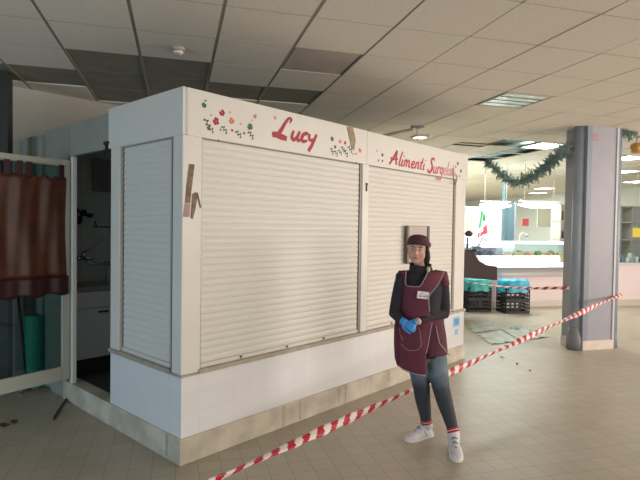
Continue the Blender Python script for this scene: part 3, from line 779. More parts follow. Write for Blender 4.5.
garland([g0, g1, g2, g3, g4, g5, g6], 'green tinsel garland swagged between ceiling and left side of column', .125, 1100, 2)
garland([at(619, 126, 7.2), at(628, 131, 7.4), at(640, 131, 7.8), at(655, 124, 8.3)], 'green tinsel garland hanging right of the column', .13, 600, 5)
bl = at(636.5, 148, 7.7)
bb = empty('bauble', bl, 0, 'large gold bauble hanging at the right edge near the garland', 'bauble')
MB().ell((0, 0, 0), (.095, .095, .085)).build('ball', M['gold'], bb, smooth=True)
MB().tube([(0, 0, .08), (0, 0, .11)], .012, 8).build('cap', M['chrome'], bb)
MB().tube([(0, 0, .11), (.0, 0, .24)], .004, 6).build('string', M['dark'], bb)

# ------------------------------------------------------------------ deli stall
du, dv = buv(fl(497, 312)); du2, _ = buv(fl(604, 310))
DO = NB*du+DB*(dv+.42)
D_ = empty('deli_counter', DO, AB, 'long glass fronted deli display counter with pale pink base, lit from above', 'counter')
x0, x1 = -1.2, 2.55
MB().box(x0, .08, 0, x1, .9, .66).build('counter_base', M['pink'], D_)
MB().box(x0, .05, 0, x1, .08, .12).build('kick_plate', mat('counter kick plate', (206, 196, 184), .5), D_)
mb = MB(); mb.prism([(-.02, .74), (-.05, .80), (-.03, .95), (.10, .97), (.10, .66), (.0, .66)], 'x', x0, x1); mb.build('front_shelf', M['steel'], D_)
MB().box(x0, -.058, .80, x1, -.03, .85).build('bumper', M['bumper'], D_)
MB().box(x0, .0, .655, x1, .06, .70).build('red_strip', M['redstrip'], D_)
MB().box(x0, .10, .66, x1, .95, .985).build('display_tray', mat('tray white', (222, 226, 224), .4), D_)
mb = MB(); gl = [(.02, .96), (.03, 1.10), (.10, 1.26), (.22, 1.36), (.24, 1.35), (.12, 1.25), (.045, 1.10), (.035, .96)]
mb.prism(gl, 'x', x0, x1); mb.build('curved_glass', M['cglass'], D_)
MB().box(x0, .20, 1.36, x1, .62, 1.385).build('top_shelf', mat('shelf white', (220, 234, 230), .3), D_)
MB().box(x0, .55, .93, x1, .60, 1.36).build('rear_screen', mat('rear screen', (226, 232, 232), .4), D_)
mb = MB(); mb.box(x0, .25, 1.335, x1, .29, 1.36); mb.build('strip_lamp', M['lampdim'], D_)
for xx in (x0, x1-.03): MB().box(xx, .04, .93, xx+.03, .60, 1.36).build('end_panel', M['steel'], D_)
# goods inside
gm = [mat('lilac pack', (150, 140, 178), .5), mat('slate pack', (104, 108, 130), .5), mat('cheese', (232, 210, 160), .6), mat('orange salami', (216, 150, 110), .6), mat('green salad', (140, 172, 120), .6), mat('cream pack', (230, 226, 214), .6), mat('mauve pack', (178, 158, 176), .5)]
rnd = random.Random(11)
names = [('lilac wrapped pack lying in the deli display', 'pack', 0), ('slate grey pack lying in the deli display', 'pack', 1), ('pale yellow cheese wedge in the deli display', 'cheese', 2), ('orange tray of sliced meat in the deli display', 'meat', 3), ('green salad tub in the deli display', 'tub', 4), ('cream pack in the deli display', 'pack', 5), ('mauve pack in the deli display', 'pack', 6)]
proto = {}
for k in range(26):
    x = x0+.15+k*(x1-x0-.3)/25
    seq = [5, 6, 6, 5, 0, 0, 1, 0, 1, 5, 0, 1, 5, 3, 2, 4, 3, 2, 4, 2, 3, 4, 2, 5, 3, 4]
    ki = seq[k]; lab, cat, mi = names[ki]
    if ki not in proto:
        mb = MB()
        if ki in (0, 1, 6): mb.box(-.06, -.09, 0, .06, .09, .11)
        elif ki == 2: mb.prism([(-.08, -.1), (.08, -.1), (.0, .1)], 'z', 0, .09)
        elif ki in (3,): mb.box(-.07, -.1, 0, .07, .1, .05); mb.ell((0, 0, .06), (.06, .08, .03))
        elif ki == 4: mb.lathe([(.05, 0), (.065, .08), (.06, .085), (.05, .1), (.01, .11)])
        else: mb.box(-.065, -.09, 0, .065, .09, .06)
        o = mb.build(['lilac_pack', 'slate_pack', 'cheese_wedge', 'meat_tray', 'salad_tub', 'cream_pack', 'mauve_pack'][ki], gm[mi], bevel=.008); proto[ki] = o
    else:
        o = proto[ki].copy(); C.objects.link(o)
    tag(o, lab, cat, {0: 'lilac packs', 1: 'slate packs', 2: 'cheese wedges', 3: 'meat trays', 4: 'salad tubs', 5: 'cream packs', 6: 'mauve packs'}[ki]+' in the deli display')
    o.location = DO+NB*x+DB*(.22+.10*(k % 2))+Vector((0, 0, .986)); o.scale = (1.35, 1.0, 1.9); o.rotation_euler = (0, 0, AB+rnd.uniform(-.25, .25))
# upper row of packs
for k, x in enumerate([-.75, -.60, -.05, .12, .29, .46, .60]):
    o = proto[0 if k > 1 else 6].copy(); C.objects.link(o)
    tag(o, 'lilac pack on the raised rear step of the deli display' if k > 1 else 'mauve pack on the raised rear step of the deli display', 'pack', 'lilac packs on the rear step' if k > 1 else 'mauve packs on the rear step')
    o.location = DO+NB*x+DB*.49+Vector((0, 0, 1.121)); o.rotation_euler = (0, 0, AB)
MB().box(x0+.03, .44, .985, x1-.03, .55, 1.12).build('rear_step', mat('step white', (224, 226, 226), .4), D_)
# luminaires above the counter
for (ua, ub, lab) in [(480, 511, 'left glowing tube lamp hanging over the deli counter'), (517, 561, 'right, longer glowing tube lamp hanging over the deli counter')]:
    a = at(ua, 205.3, 11.0); b = at(ub, 205.3, 11.2); c = (a+b)/2; e = empty('hanging_lamp', c, AB, lab, 'lamp')
    Lh = (b-a).length/2
    mb = MB(); rr = [.015, .05, .07, .075, .07, .05, .015]; 
    mb.tube([(-Lh+2*Lh*k/6, 0, 0) for k in range(7)], rr, 12, flat=.9); mb.build('tube', M['lampon'], e, smooth=True)
    MB().box(-Lh*.9, -.05, .07, Lh*.9, .05, .10).build('housing', M['wallw'], e)
    mb = MB()
    for s_ in (-.7, .7): MB().tube([(Lh*s_, 0, .1), (Lh*s_, 0, ZC-c.z)], .006, 6).build('hanging_wire', M['alu'], e)
# teal post + thin post behind
for (u, w, lab) in [(509.5, .16, 'wide pale teal post behind the deli counter'), (503, .05, 'thin grey teal post behind the deli counter, left of the wide one')]:
    p = at(u, 230, 12.4); hp_ = 2.26 if w > .1 else ZC-.005
    mb = MB(); mb.box(-w/2, -w/2, 0, w/2, w/2, hp_); mb.box(-w/2-.01, -w/2-.01, 0, w/2+.01, w/2+.01, .08)
    tag(mb.build('stall_post', M['tealp'], loc=(p.x, p.y, 0), rz=AB), lab, 'post')
p = at(514.5, 230, 12.34); mb = MB(); mb.box(-.025, -.02, 0, .025, .02, 2.3); tag(mb.build('stall_post', M['cold'], loc=(p.x, p.y, 0), rz=AB), 'narrow dark grey post touching the wide teal post', 'post')
# things on the back wall (building v = DLV)
def onwall(u, v):
    d = ray(u, v); n = DB; t = (DLV-.0)/(d.dot(n)); P = d*t; P.z += HC; return P
def framed(name, u0, v0, u1, v1, m_in, m_fr, label, cat, fw_=.025):
    a = onwall(u0, v0); b = onwall(u1, v1); c = (a+b)/2; ua, _ = buv(a); ub, _ = buv(b); w = abs(ub-ua)/2; h = abs(a.z-b.z)/2
    e = empty(name, c-DB*.03, AB, label, cat)
    mb = MB(); mb.box(-w, -.01, -h, w, .025, -h+fw_); mb.box(-w, -.01, h-fw_, w, .025, h); mb.box(-w, -.01, -h+fw_, -w+fw_, .025, h-fw_); mb.box(w-fw_, -.01, -h+fw_, w, .025, h-fw_)
    mb.build('frame', m_fr, e)
    MB().box(-w+fw_, 0, -h+fw_, w-fw_, .02, h-fw_).build('panel', m_in, e)
    return e
framed('picture', 466.5, 218.5, 471, 230.5, mat('picture inner', (214, 214, 200), .6), mat('picture gold frame', (176, 158, 116), .5), 'small gold framed picture on the white stall wall', 'picture')
framed('wall_sign', 521.5, 218.5, 528, 226, mat('sign red', (214, 96, 100), .5), mat('sign rim', (214, 120, 120), .5), 'small red square sign on the white stall wall', 'sign')
framed('menu_board', 537, 208, 555, 227, mat('menu beige', (222, 218, 200), .6), mat('menu rim', (206, 202, 184), .5), 'large beige menu board on white wall right of the red sign', 'board')
framed('whiteboard', 486.5, 219, 492, 226, mat('board pale', (214, 222, 218), .6), mat('board rim', (186, 196, 192), .5), 'small pale panel on the stall wall beside the flag', 'board', .015)
# dark shelf edge and appliances
a = onwall(536, 227.5)
# flag
fp = at(484, 211, 11.6)
fg = empty('flag', fp, AB, 'drooping green white and red flag on a short pole above counter', 'flag')
MB().tube([(.0, 0, .06), (-.10, 0, -.60)], .008, 6).build('pole', M['alu'], fg)
mb = MB(); R_ = []
cols = 18
for k in range(cols+1):
    s = k/cols; R_.append([])
    for j in range(13):
        t = j/12
        x = -.03-.13*t*.6+s*.22*(.25+t*.9)-.02; z = .02-.62*t+s*(-.05+.0*t)+(.17*s*t)
        R_[-1].append(Vector((x, .02+.025*math.sin(s*11+t*2), z)))
V_ = [[mb.bm.verts.new(p) for p in r] for r in R_]
for i in range(cols):
    for j in range(12):
        s = (i+.5)/cols; t = (j+.5)/12
        f = mb.bm.faces.new([V_[i][j], V_[i+1][j], V_[i+1][j+1], V_[i][j+1]])
        q = t+s*.35
        f.material_index = 0 if (s < .5 and t < .66) else (2 if t > .70-.3*max(0, s-.5) and (t > .8 or s > .62) else 1)
        if s >= .5 and t < .45: f.material_index = 0
o = mb.build('cloth', [mat('flag green', (44, 128, 86), .7), mat('flag white', (232, 232, 228), .7), mat('flag red', (206, 56, 76), .7)], fg, smooth=True)
sdm = o.modifiers.new('t', 'SOLIDIFY'); sdm.thickness = .003
# lamp on an arm (curved) behind the counter
la = at(519, 243, 12.1)
lp = empty('desk_lamp', Vector((la.x, la.y, 0)), 0, 'thin grey bent arm lamp behind the deli counter near red sign', 'lamp')
MB().tube([(0, 0, 0), (0, 0, 1.35), (.02, 0, 1.52), (.08, 0, 1.58), (.15, 0, 1.55)], .012, 6).build('arm', M['alu'], lp)
MB().ell((.17, 0, 1.51), (.05, .04, .035)).build('shade', M['cold'], lp)
# dark end panel of another counter next to the kiosk end
P1 = at(466, 279, 9.3)
ec = empty('checkout_counter', Vector((P1.x, P1.y, 0)), 0, 'dark brown curved end of a checkout counter beside the kiosk end', 'counter')
def rel(u, v, Y=9.3): q_ = at(u, v, Y); return (q_.x-P1.x, q_.z)
prof = [rel(450, 252), rel(474, 251.5), rel(476, 256), rel(480, 261.5), rel(487, 265), rel(497.3, 266.5), rel(497.3, 280.3), rel(492, 280), rel(470, 278), rel(450, 277)]
MB().prism(prof, 'y', 0, .07).build('end_panel', M['bkbrown'], ec, bevel=.006)
MB().box(-.60, .10, 0, -.20, .7, rel(470, 278)[1]-.001).build('counter_base', M['pink'], ec)
mb = MB(); mb.box(-.6, .071, rel(470, 278)[1]+.0, .45, .70, rel(497, 270)[1]); mb.build('counter_body', M['bkbrown'], ec)
c_ = rel(471, 252)
sc_ = empty('weighing_scale', Vector((P1.x+c_[0], P1.y+.05, c_[1])), 0, 'black weighing scale with round head standing on the checkout counter', 'scale')
MB().box(-.09, -.04, 0, .10, .14, .05).build('scale_base', M['crate'], sc_, bevel=.008)
MB().tube([(-.04, .05, .04), (-.04, .05, .26)], .014, 8).build('stem', M['crate'], sc_)
MB().ell((-.02, .04, .33), (.075, .04, .055)).build('display_head', M['bkbrown'], sc_, smooth=True)
MB().tube([(.09, 0, .0), (.16, 0, .14), (.22, 0, .26), (.30, 0, .20)], .010, 6).build('arm', M['cold'], sc_)
MB().box(.05, -.02, .05, .20, .1, .10).build('card_reader', M['cold'], sc_, bevel=.006)
# crates with bags
def crate_stack(u, v, w, Y, label, bag, baglabel, two=True):
    base = fl(u, v)
    def crate(z, lab):
        e = empty('plastic_crate', Vector((base.x, base.y, z)), AB*.5, lab, 'crate')
        h = .24; d = w*.8
        MB().box(-w/2, -d/2, 0, w/2, d/2, .02).build('crate_floor', M['crate'], e)
        mb = MB()
        for (xa, ya, xb_, yb_) in [(-w/2, -d/2, w/2, -d/2+.015), (-w/2, d/2-.015, w/2, d/2), (-w/2, -d/2, -w/2+.015, d/2), (w/2-.015, -d/2, w/2, d/2)]:
            for zz in (.02, .085, .15, .215): mb.box(xa, ya, zz, xb_, yb_, zz+.028)
            n = 5
            for k in range(n+1):
                if abs(xb_-xa) > abs(yb_-ya): xx = xa+(xb_-xa-.02)*k/n; mb.box(xx, ya, .02, xx+.02, yb_, h)
                else: yy = ya+(yb_-ya-.02)*k/n; mb.box(xa, yy, .02, xb_, yy+.02, h)
        mb.build('lattice', M['crate'], e)
        return h
    h = crate(0, label+', bottom of its stack'); h += crate(h+.002, label+', top of its stack')
    mb = MB(); rnd = random.Random(int(u)); rings = []
    for k, (zz, rr) in enumerate([(-.07, .535), (-.04, .53), (0, .52), (.05, .53), (.10, .535), (.14, .52), (.165, .47), (.16, .36), (.13, .2), (.12, .03)]):
        ring = []
        for j in range(36):
            a = 2*PI*j/36; ca, sa = math.cos(a), math.sin(a); q_ = (abs(ca)**5+abs(sa)**5)**(-.2)
            f = 1+(.03*math.sin(a*9+k*.6)+.02*rnd.random())*(1 if k < 7 else .3)
            ring.append(Vector((w*rr*ca*q_*f, w*.8*rr*sa*q_*f, zz+.012*math.sin(a*7+k)*(1 if k in (0, 6) else .4))))
        rings.append(ring)
    mb.rings(rings, cap=False); tag(mb.build('plastic_bag', bag, loc=(base.x, base.y, h+.005), rz=AB*.5, smooth=True), baglabel, 'bag')
crate_stack(512.5, 312.0, .50, 0, 'black plastic crate below the blue bag, right stack', M['bag'], 'bright blue plastic bag bulging on the right crate stack')
crate_stack(475.5, 310.5, .48, 0, 'black plastic crate beside the kiosk end, left stack', M['bagt'], 'teal plastic bag on the left crate stack by the kiosk end')

# counter at the right behind the column
ru, rv = buv(fl(622, 306))
R0 = NB*ru+DB*rv
rc = empty('shop_counter', R0, AB, 'pale pink counter right of the column with glass case on top', 'counter')
MB().box(-.2, 0, 0, 3.0, .7, .90).build('counter_base', M['pink'], rc)
MB().box(-.2, -.02, 0, 3.0, 0, .14).build('kick_plate', mat('kick plate beige', (196, 186, 172), .5), rc)
MB().box(-.25, -.05, .90, 3.0, .75, .95).build('worktop', mat('worktop grey', (196, 200, 198), .4), rc)
MB().box(-.2, .02, .95, 3.0, .04, 1.30).build('glass_front', M['cglass'], rc)
for k in range(14):
    x = .0+k*.13
    kk = k % 4
    mb = MB(); mb.box(-.045, -.05, 0, .045, .05, [.12, .16, .10, .20][kk])
    tag(mb.build('jar' if kk % 2 else 'goods_box', [gm[5], gm[1], M['wallw'], M['plast']][kk], loc=R0+NB*x+DB*.18+Vector((0, 0, .951)), rz=AB+rnd.uniform(-.3, .3), bevel=.01),
        ['cream goods box standing on the counter right of the column', 'slate jar standing on the counter right of the column', 'white goods box standing on the counter right of the column', 'grey green jar standing on the counter right of the column'][kk],
        ['box', 'jar', 'box', 'jar'][kk], ['cream goods boxes', 'slate jars', 'white goods boxes', 'grey green jars'][kk]+' on the right counter')
# rear shelving of that stall with a yellow sign
sf = empty('goods_shelf', R0+DB*1.6, AB, 'tall grey shop shelving behind the counter right of the column', 'shelf')
MB().box(-.3, .3, 0, 3, .34, 2.3).build('back_panel', mat('shelf back', (176, 186, 184), .6), sf)
for zz in (.5, .95, 1.4, 1.85, 2.26): MB().box(-.3, 0, zz, 3, .3, zz+.03).build('shelf_board', M['alu'], sf)
for xx in (-.3, .8, 1.9): MB().box(xx, 0, 0, xx+.03, .3, 2.3).build('upright', M['alu'], sf)
for k in range(10):
    for r_, zz in enumerate((1.43, 1.88)):
        kk = (k+r_) % 3
        mb = MB(); mb.box(-.05, -.05, 0, .05, .05, [.18, .24, .14][kk])
        tag(mb.build('goods_box', [gm[1], M['plast'], gm[5]][kk], loc=R0+NB*(-.07+k*.16)+DB*1.74+Vector((0, 0, zz)), rz=AB, bevel=.006), 
            ['slate box', 'grey green box', 'cream box'][kk]+' on the %s board of the shelving right of the column' % ('middle', 'upper')[r_], 'box', ['slate', 'grey green', 'cream'][kk]+' boxes on the %s shelf board' % ('middle', 'upper')[r_])
ys = at(636.5, 232.5, (R0+DB*.9).y)
e = empty('yellow_sign', ys, AB, 'yellow price sign hanging over the counter at the right edge', 'sign')
MB().box(-.10, 0, -.11, .14, .01, .11).build('plate', mat('yellow plate', (240, 220, 80), .5), e)
MB().tube([(0, .005, .11), (0, .005, ZC-ys.z)], .004, 6).build('cord', M['alu'], e)

# flattened sheets on floor in front of the stall
def sheet(quad, seed, label, m='plast'):
    rnd = random.Random(seed); P = [fl(*q) for q in quad]; c = sum(P, Vector())/4; n = 14; mb = MB()
    g_ = []
    for i in range(n+1):
        g_.append([])
        for j in range(n+1):
            s, t = i/n, j/n
            p = P[0]*(1-s)*(1-t)+P[1]*s*(1-t)+P[2]*s*t+P[3]*(1-s)*t
            p = p-c; p.z = .005+.010*abs(math.sin(i*.5+seed)*math.sin(j*.4+seed*2))+rnd.random()*.002
            if i in (0, n) or j in (0, n): p += Vector((rnd.uniform(-.03, .03), rnd.uniform(-.03, .03), 0))
            g_[-1].append(mb.bm.verts.new(p))
    for i in range(n):
        for j in range(n): mb.bm.faces.new([g_[i][j], g_[i+1][j], g_[i+1][j+1], g_[i][j+1]])
    o = mb.build('plastic_sheet', M[m], loc=(c.x, c.y, 0)); sd = o.modifiers.new('t', 'SOLIDIFY'); sd.thickness = .003
    return tag(o, label, 'sheet')
sheet([(468, 326), (492, 322), (500, 329), (474, 334)], 1, 'crumpled grey plastic sheet on floor close to the kiosk end')
sheet([(500, 329), (528, 327), (550, 337), (520, 341)], 3, 'largest flattened pale sheet on floor before the deli counter')
sheet([(478, 335), (500, 332), (518, 341), (492, 345)], 4, 'flattened pale sheet on floor nearest the striped tape')
sheet([(509, 329.5), (516, 327), (522, 329), (519, 330.5)], 5, 'small dark plastic flap raised among the pale sheets', 'plastd')
sheet([(519, 330), (521, 329), (532, 331), (530, 332.5)], 6, 'narrow dark strip right of the small dark flap', 'plastd')

# ------------------------------------------------------------------ the woman
PR = Vector((.86, 3.96, 0))
W_ = empty('person', PR, 0, 'woman in maroon apron, dark sweater, faded leggings and white sneakers standing before the kiosk', 'person')
def pp(u, v, dy=0): return at(u, v, PR.y+dy)-PR
SK = mat('skin', (212, 164, 142), .5, noise=.04, nscale=30)
SW = mat('dark sweater', (42, 38, 46), .85, bump=.3, bscale=300)
AP = mat('maroon apron', (104, 42, 58), .75, noise=.08, nscale=14, bump=.15, bscale=200)
PI_ = mat('grey piping', (160, 140, 144), .6)
HAIR = mat('dark hair', (38, 28, 26), .5)
def legm():
    m = bpy.data.materials.new('faded leggings'); m.use_nodes = True; nt = m.node_tree; p = nt.nodes['Principled BSDF']; p.inputs['Roughness'].default_value = .8
    tc = nt.nodes.new('ShaderNodeTexCoord'); sp = nt.nodes.new('ShaderNodeSeparateXYZ'); nt.links.new(tc.outputs['Object'], sp.inputs[0])
    n = nt.nodes.new('ShaderNodeTexNoise'); n.inputs['Scale'].default_value = 9; nt.links.new(tc.outputs['Object'], n.inputs['Vector'])
    mm = nt.nodes.new('ShaderNodeMath'); mm.operation = 'MULTIPLY_ADD'; mm.inputs[1].default_value = .22; nt.links.new(n.outputs['Fac'], mm.inputs[0]); nt.links.new(sp.outputs['Z'], mm.inputs[2])
    r = nt.nodes.new('ShaderNodeValToRGB'); e = r.color_ramp.elements
    e[0].position = .52; e[0].color = srgb(56, 60, 66); e[1].position = .84; e[1].color = srgb(92, 104, 112)
    a = e.new(.68); a.color = srgb(116, 130, 138); nt.links.new(mm.outputs[0], r.inputs['Fac']); nt.links.new(r.outputs[0], p.inputs['Base Color']); return m
LEG = legm()
# joints (image-left = her right side)
neck0 = pp(421, 274, .02); neck1 = pp(419.5, 258, -.0)
chest = pp(422.5, 288, -.0); waist = pp(421.5, 316, -.01); hip = pp(424, 340, 0)
shl, shr = pp(402.5, 276.5, 0), pp(441.5, 277.5, 0)
ell_, elr = pp(394.5, 313, .0), pp(444.5, 313, .03)
wrl, wrr = pp(403.5, 321.5, -.16), pp(416, 322, -.17)
hpl, hpr = pp(416, 347, .0), pp(434, 347, 0)
knl, knr = pp(421.5, 388, .02), pp(441, 388, -.06)
anl, anr = pp(426.5, 422.8, .045), pp(453.8, 432.5, -.19)
def torso(mb, g=0, neck=True):
    """lofted elliptical trunk, g = extra thickness"""
    secs = [(pp(425, 356, .0), .155, .105), (hip, .158, .108), (pp(422.5, 328, .0), .140, .098), (waist, .128, .092), (pp(422, 302, -.005), .140, .100), (chest, .152, .110), (pp(422.5, 279, .0), .158, .088), (pp(422, 273.5, .0), .135, .070), (pp(421, 270, .01), .075, .055), (pp(420.5, 267, .01), .052, .05)]
    rings = []
    for c, a, b in secs: rings.append([c+Vector(((a+g)*math.cos(2*PI*k/28), (b+g)*math.sin(2*PI*k/28), 0)) for k in range(28)])
    mb.rings(rings)
def legs(mb, g=0, bot=1.0):
    for h, k, a in ((hpl, knl, anl), (hpr, knr, anr)):
        mid = h.lerp(k, .5); calf = k.lerp(a, .35)+Vector((0, .018, 0)); sh_ = k.lerp(a, .75)
        end = k.lerp(a, bot)
        mb.tube([h+Vector((0, .01, .05)), h.lerp(k, .12), mid, k.lerp(h, .12), k, calf, sh_, end], [.084+g, .086+g, .080+g, .070+g, .066+g, .060+g, .047+g, .040+g], 18, caps='round')
def arms(mb, g=0, cut=1.0):
    for s, e, w_ in ((shl, ell_, wrl), (shr, elr, wrr)):
        mid = s.lerp(e, .5); f = e.lerp(w_, .4)
        mb.tube([s.lerp(chest, .25), s, mid, e.lerp(s, .1), e, f, e.lerp(w_, cut)], [.048+g, .054+g, .050+g, .045+g, .044+g, .040+g, .026+g], 16, caps='round')
def hand(mb, w_, d, nrm, k=1.0, r=1.0, curl=1.0, side=1):
    """palm + four fingers + thumb; d finger direction, nrm back-of-hand normal, side +1 puts the thumb on +t"""
    d = d.normalized(); nrm = (nrm-d*nrm.dot(d)).normalized(); t = d.cross(nrm)*side
    rings = []
    for s, a, b in ((-.01, .024, .018), (.02, .032, .016), (.05, .038, .015), (.078, .040, .013), (.088, .034, .010)):
        rings.append([w_+d*s*k+t*(a*k*r*math.cos(2*PI*q/16))+nrm*(b*k*r*math.sin(2*PI*q/16)) for q in range(16)])
    mb.rings(rings)
    for f, (o, L) in enumerate(((.030, .070), (.011, .078), (-.009, .072), (-.028, .056))):
        p = w_+d*.074*k+t*o*k; pts = [p]; a = .25*curl
        for sg in (.45, .32, .23):
            dirn = d*math.cos(a)-nrm*math.sin(a)+t*o*1.5*(1-curl*.5); p = p+dirn.normalized()*L*sg*k; pts.append(p); a += .55*curl
        mb.tube(pts, [.0095*r, .009*r, .0082*r, .0068*r], 10, caps='round')
    p = w_+d*.022*k+t*.026*k
    mb.tube([p, p+(d*.6+t*.75-nrm*.3)*.034*k, p+(d*1.4+t*.9-nrm*.7)*.036*k, p+(d*2.0+t*.8-nrm*1.2)*.038*k], [.013*r, .011*r, .010*r, .008*r], 10, caps='round')
HD = [(wrl, pp(410.5, 326, -.205)-wrl, Vector((-.15, -1, .25)), 1), (wrr, pp(406, 325.5, -.185)-wrr, Vector((.2, -1, .25)), -1)]
# head
hc = pp(417.6, 250, -.015)
MH = Matrix.Translation(hc) @ Euler((math.radians(2), math.radians(4), math.radians(-17))).to_matrix().to_4x4()
def head(mb, g=0):
    mb.ell((0, .012, .022), (.074+g, .092+g, .088+g), M=MH, seg=28, rows=18)
    mb.ell((0, -.020, -.032), (.064+g, .064+g, .070+g), M=MH, seg=24, rows=14)
    mb.ell((0, -.042, -.078), (.032+g, .032+g, .028+g), M=MH)
# continuous body
mb = MB()
torso(mb, -.012); legs(mb, -.010); arms(mb, -.010)
mb.tube([pp(421.5, 275, .015), pp(420.5, 266, .01), pp(419, 257, .01)], [.052, .046, .048], 18, caps='round')
head(mb)
mb.ell((0, -.093, -.018), (.012, .020, .013), M=MH); mb.tube([(0, -.078, .025), (0, -.090, .0), (0, -.100, -.016)], [.008, .009, .009], 10, caps='round', M=MH)
for sx_ in (-1, 1):
    mb.ell((sx_*.074, .012, -.006), (.010, .018, .030), M=MH)
    mb.ell((sx_*.038, -.058, -.030), (.022, .020, .022), M=MH)
    mb.ell((sx_*.030, -.070, .030), (.024, .012, .008), M=MH)
    mb.ell((sx_*.006, -.083, -.052), (.012, .010, .007), M=MH)
for w_, d_, n_, s_ in HD: hand(mb, w_, d_, n_, .74, .66, 1.1, s_)
for a_, dv_ in ((anl, Vector((-.85, -.5, 0))), (anr, Vector((-.10, -1, 0)))):
    dv_.normalize(); mb.tube([a_+Vector((0, 0, .02)), a_-dv_*.015-Vector((0, 0, .06)), a_+dv_*.07-Vector((0, 0, .088)), a_+dv_*.12-Vector((0, 0, .098))], [.028, .028, .022, .014], 14, caps='round')
body = mb.build('body', SK, W_); remesh(body, .0048, 5, .5)
# eyes, brows, lips
for sx_ in (-1, 1):
    e_ = MB().ell((sx_*.030, -.077, .008), (.0125, .007, .0065), M=MH, seg=14, rows=8).build('eye', mat('eye white', (214, 208, 200), .3), W_, smooth=True)
    MB().ell((sx_*.030, -.0825, .008), (.006, .003, .0058), M=MH, seg=12, rows=8).build('iris', mat('iris', (44, 30, 24), .3), e_, smooth=True)
    MB().tube([(sx_*.016, -.085, .026), (sx_*.032, -.084, .031), (sx_*.046, -.074, .027)], [.0025, .0035, .002], 8, flat=.8, M=MH).build('eyebrow', HAIR, W_, smooth=True)
MB().tube([(-.020, -.086, -.053), (-.008, -.093, -.051), (0, -.094, -.052), (.008, -.093, -.051), (.020, -.086, -.053)], [.002, .0045, .005, .0045, .002], 8, M=MH).build('lips', mat('lips', (176, 108, 100), .5), W_, smooth=True)
# hair
mb = MB()
mb.ell((0, .024, .016), (.079, .086, .082), M=MH, seg=24, rows=14)
mb.tube([(.072, -.030, .03), (.078, -.012, -.01), (.080, .0, -.05), (.074, .012, -.09), (.066, .02, -.13)], [.012, .018, .022, .022, .014], 12, caps='round', M=MH)
mb.tube([(-.066, -.052, .03), (-.074, -.045, -.01), (-.074, -.038, -.03)], [.004, .005, .002], 8, caps='round', M=MH)
mb.tube([(0, .09, .0), (.02, .10, -.06), (.04, .08, -.12)], [.04, .045, .02], 12, caps='round', M=MH)
hr = mb.build('hair', HAIR, W_); remesh(hr, .005, 3, .5)
# keep hair off the face
MB().tube([(-.072, -.060, -.0), (-.075, -.062, -.04), (-.068, -.064, -.085), (-.062, -.060, -.10)], [.0035, .0035, .003, .001], 6, M=MH).build('loose_strand', HAIR, W_, smooth=True)
# cap
CAPM = mat('patterned cap', (44, 34, 38), .8, noise=0, nscale=55, col2=(92, 48, 52), detail=2)
mb = MB(); rings = []
for k, (z, g) in enumerate([(.040, 1.0), (.052, 1.03), (.070, 1.02), (.088, .95), (.104, .80), (.114, .58), (.119, .30), (.120, .05)]):
    rings.append([MH @ Vector((.082*g*math.cos(2*PI*j/32), .010+(.098*g)*math.sin(2*PI*j/32), z-.16*(.098*g*math.sin(2*PI*j/32)+.03)*(1-k/8))) for j in range(32)])
mb.rings(rings); cp = mb.build('cap', CAPM, W_, smooth=True)
mb = MB(); rings = []
for z, g in ((.036, .995), (.037, 1.035), (.058, 1.07), (.062, 1.05), (.060, .99)):
    rings.append([MH @ Vector((.082*g*math.cos(2*PI*j/32), .010+(.098*g)*math.sin(2*PI*j/32), z-.16*(.098*g*math.sin(2*PI*j/32)+.03))) for j in range(32)])
mb.rings(rings); mb.build('cap_band', CAPM, cp, smooth=True)
MB().ell((.086, .03, .045), (.010, .022, .020), M=MH).build('cap_knot', mat('cap patch', (150, 74, 74), .8), cp, smooth=True)
# sweater
mb = MB(); torso(mb, 0); arms(mb, .002, .84)
o = mb.build('sweater', SW, W_); remesh(o, .007, 6, .5)
mb = MB(); rings = []
for (u, v, dy, a, b) in ((421.5, 275, .01, .105, .085), (421, 270, .005, .092, .078), (420.5, 266.0, .0, .083, .074), (420.3, 264, 0, .086, .078), (420.3, 264.4, 0, .074, .068), (421, 272, 0, .06, .06)):
    c_ = pp(u, v, dy); rings.append([c_+Vector((a*math.cos(2*PI*k/28), b*math.sin(2*PI*k/28), .010*math.sin(2*PI*k/28))) for k in range(28)])
mb.rings(rings); mb.build('collar', SW, o, smooth=True)
# leggings
mb = MB(); legs(mb, .0, .93); mb.tube([pp(425, 352, .0), pp(425, 338, .0)], [(.13, .095), (.135, .095)], 20, caps='round', up=(1, 0, 0))
o = mb.build('leggings', LEG, W_); remesh(o, .007, 6, .5)
# tabard apron: front and rear cloth panels
def aptor(z):     # centre x, half width, depth of the apron surface at height z
    zs = [(.50, .010, .175, .150), (.62, .004, .172, .150), (.78, -.005, .168, .142), (.90, -.010, .160, .128), (1.0, -.012, .155, .122), (1.12, -.004, .160, .126), (1.22, 0, .168, .128), (1.28, 0, .170, .112), (1.31, 0, .165, .086), (1.335, 0, .14, .05)]
    for a, b in zip(zs, zs[1:]):
        if a[0] <= z <= b[0]:
            t = (z-a[0])/(b[0]-a[0]); return tuple(p+(q-p)*t for p, q in zip(a[1:], b[1:]))
    return zs[0][1:] if z < zs[0][0] else zs[-1][1:]
CX = pp(422, 300).x; zof = lambda v: pp(422, v).z
def asurf(x, z, front=True):
    c_, a, b = aptor(z); c_ += CX; s = max(-.995, min(.995, (x-c_)/a)); y = b*math.sqrt(1-s*s)
    w = .006*math.sin(x*42+z*3)*max(0, min(1, (1.0-z)*2.5))
    return Vector((x, (-y if front else y)+.0+w, z))
def lerp_tab(tab, v):
    for a, b in zip(tab, tab[1:]):
        if a[0] <= v <= b[0]:
            t = (v-a[0])/(b[0]-a[0]); return a[1]+(b[1]-a[1])*t
    return tab[0][1] if v < tab[0][0] else tab[-1][1]
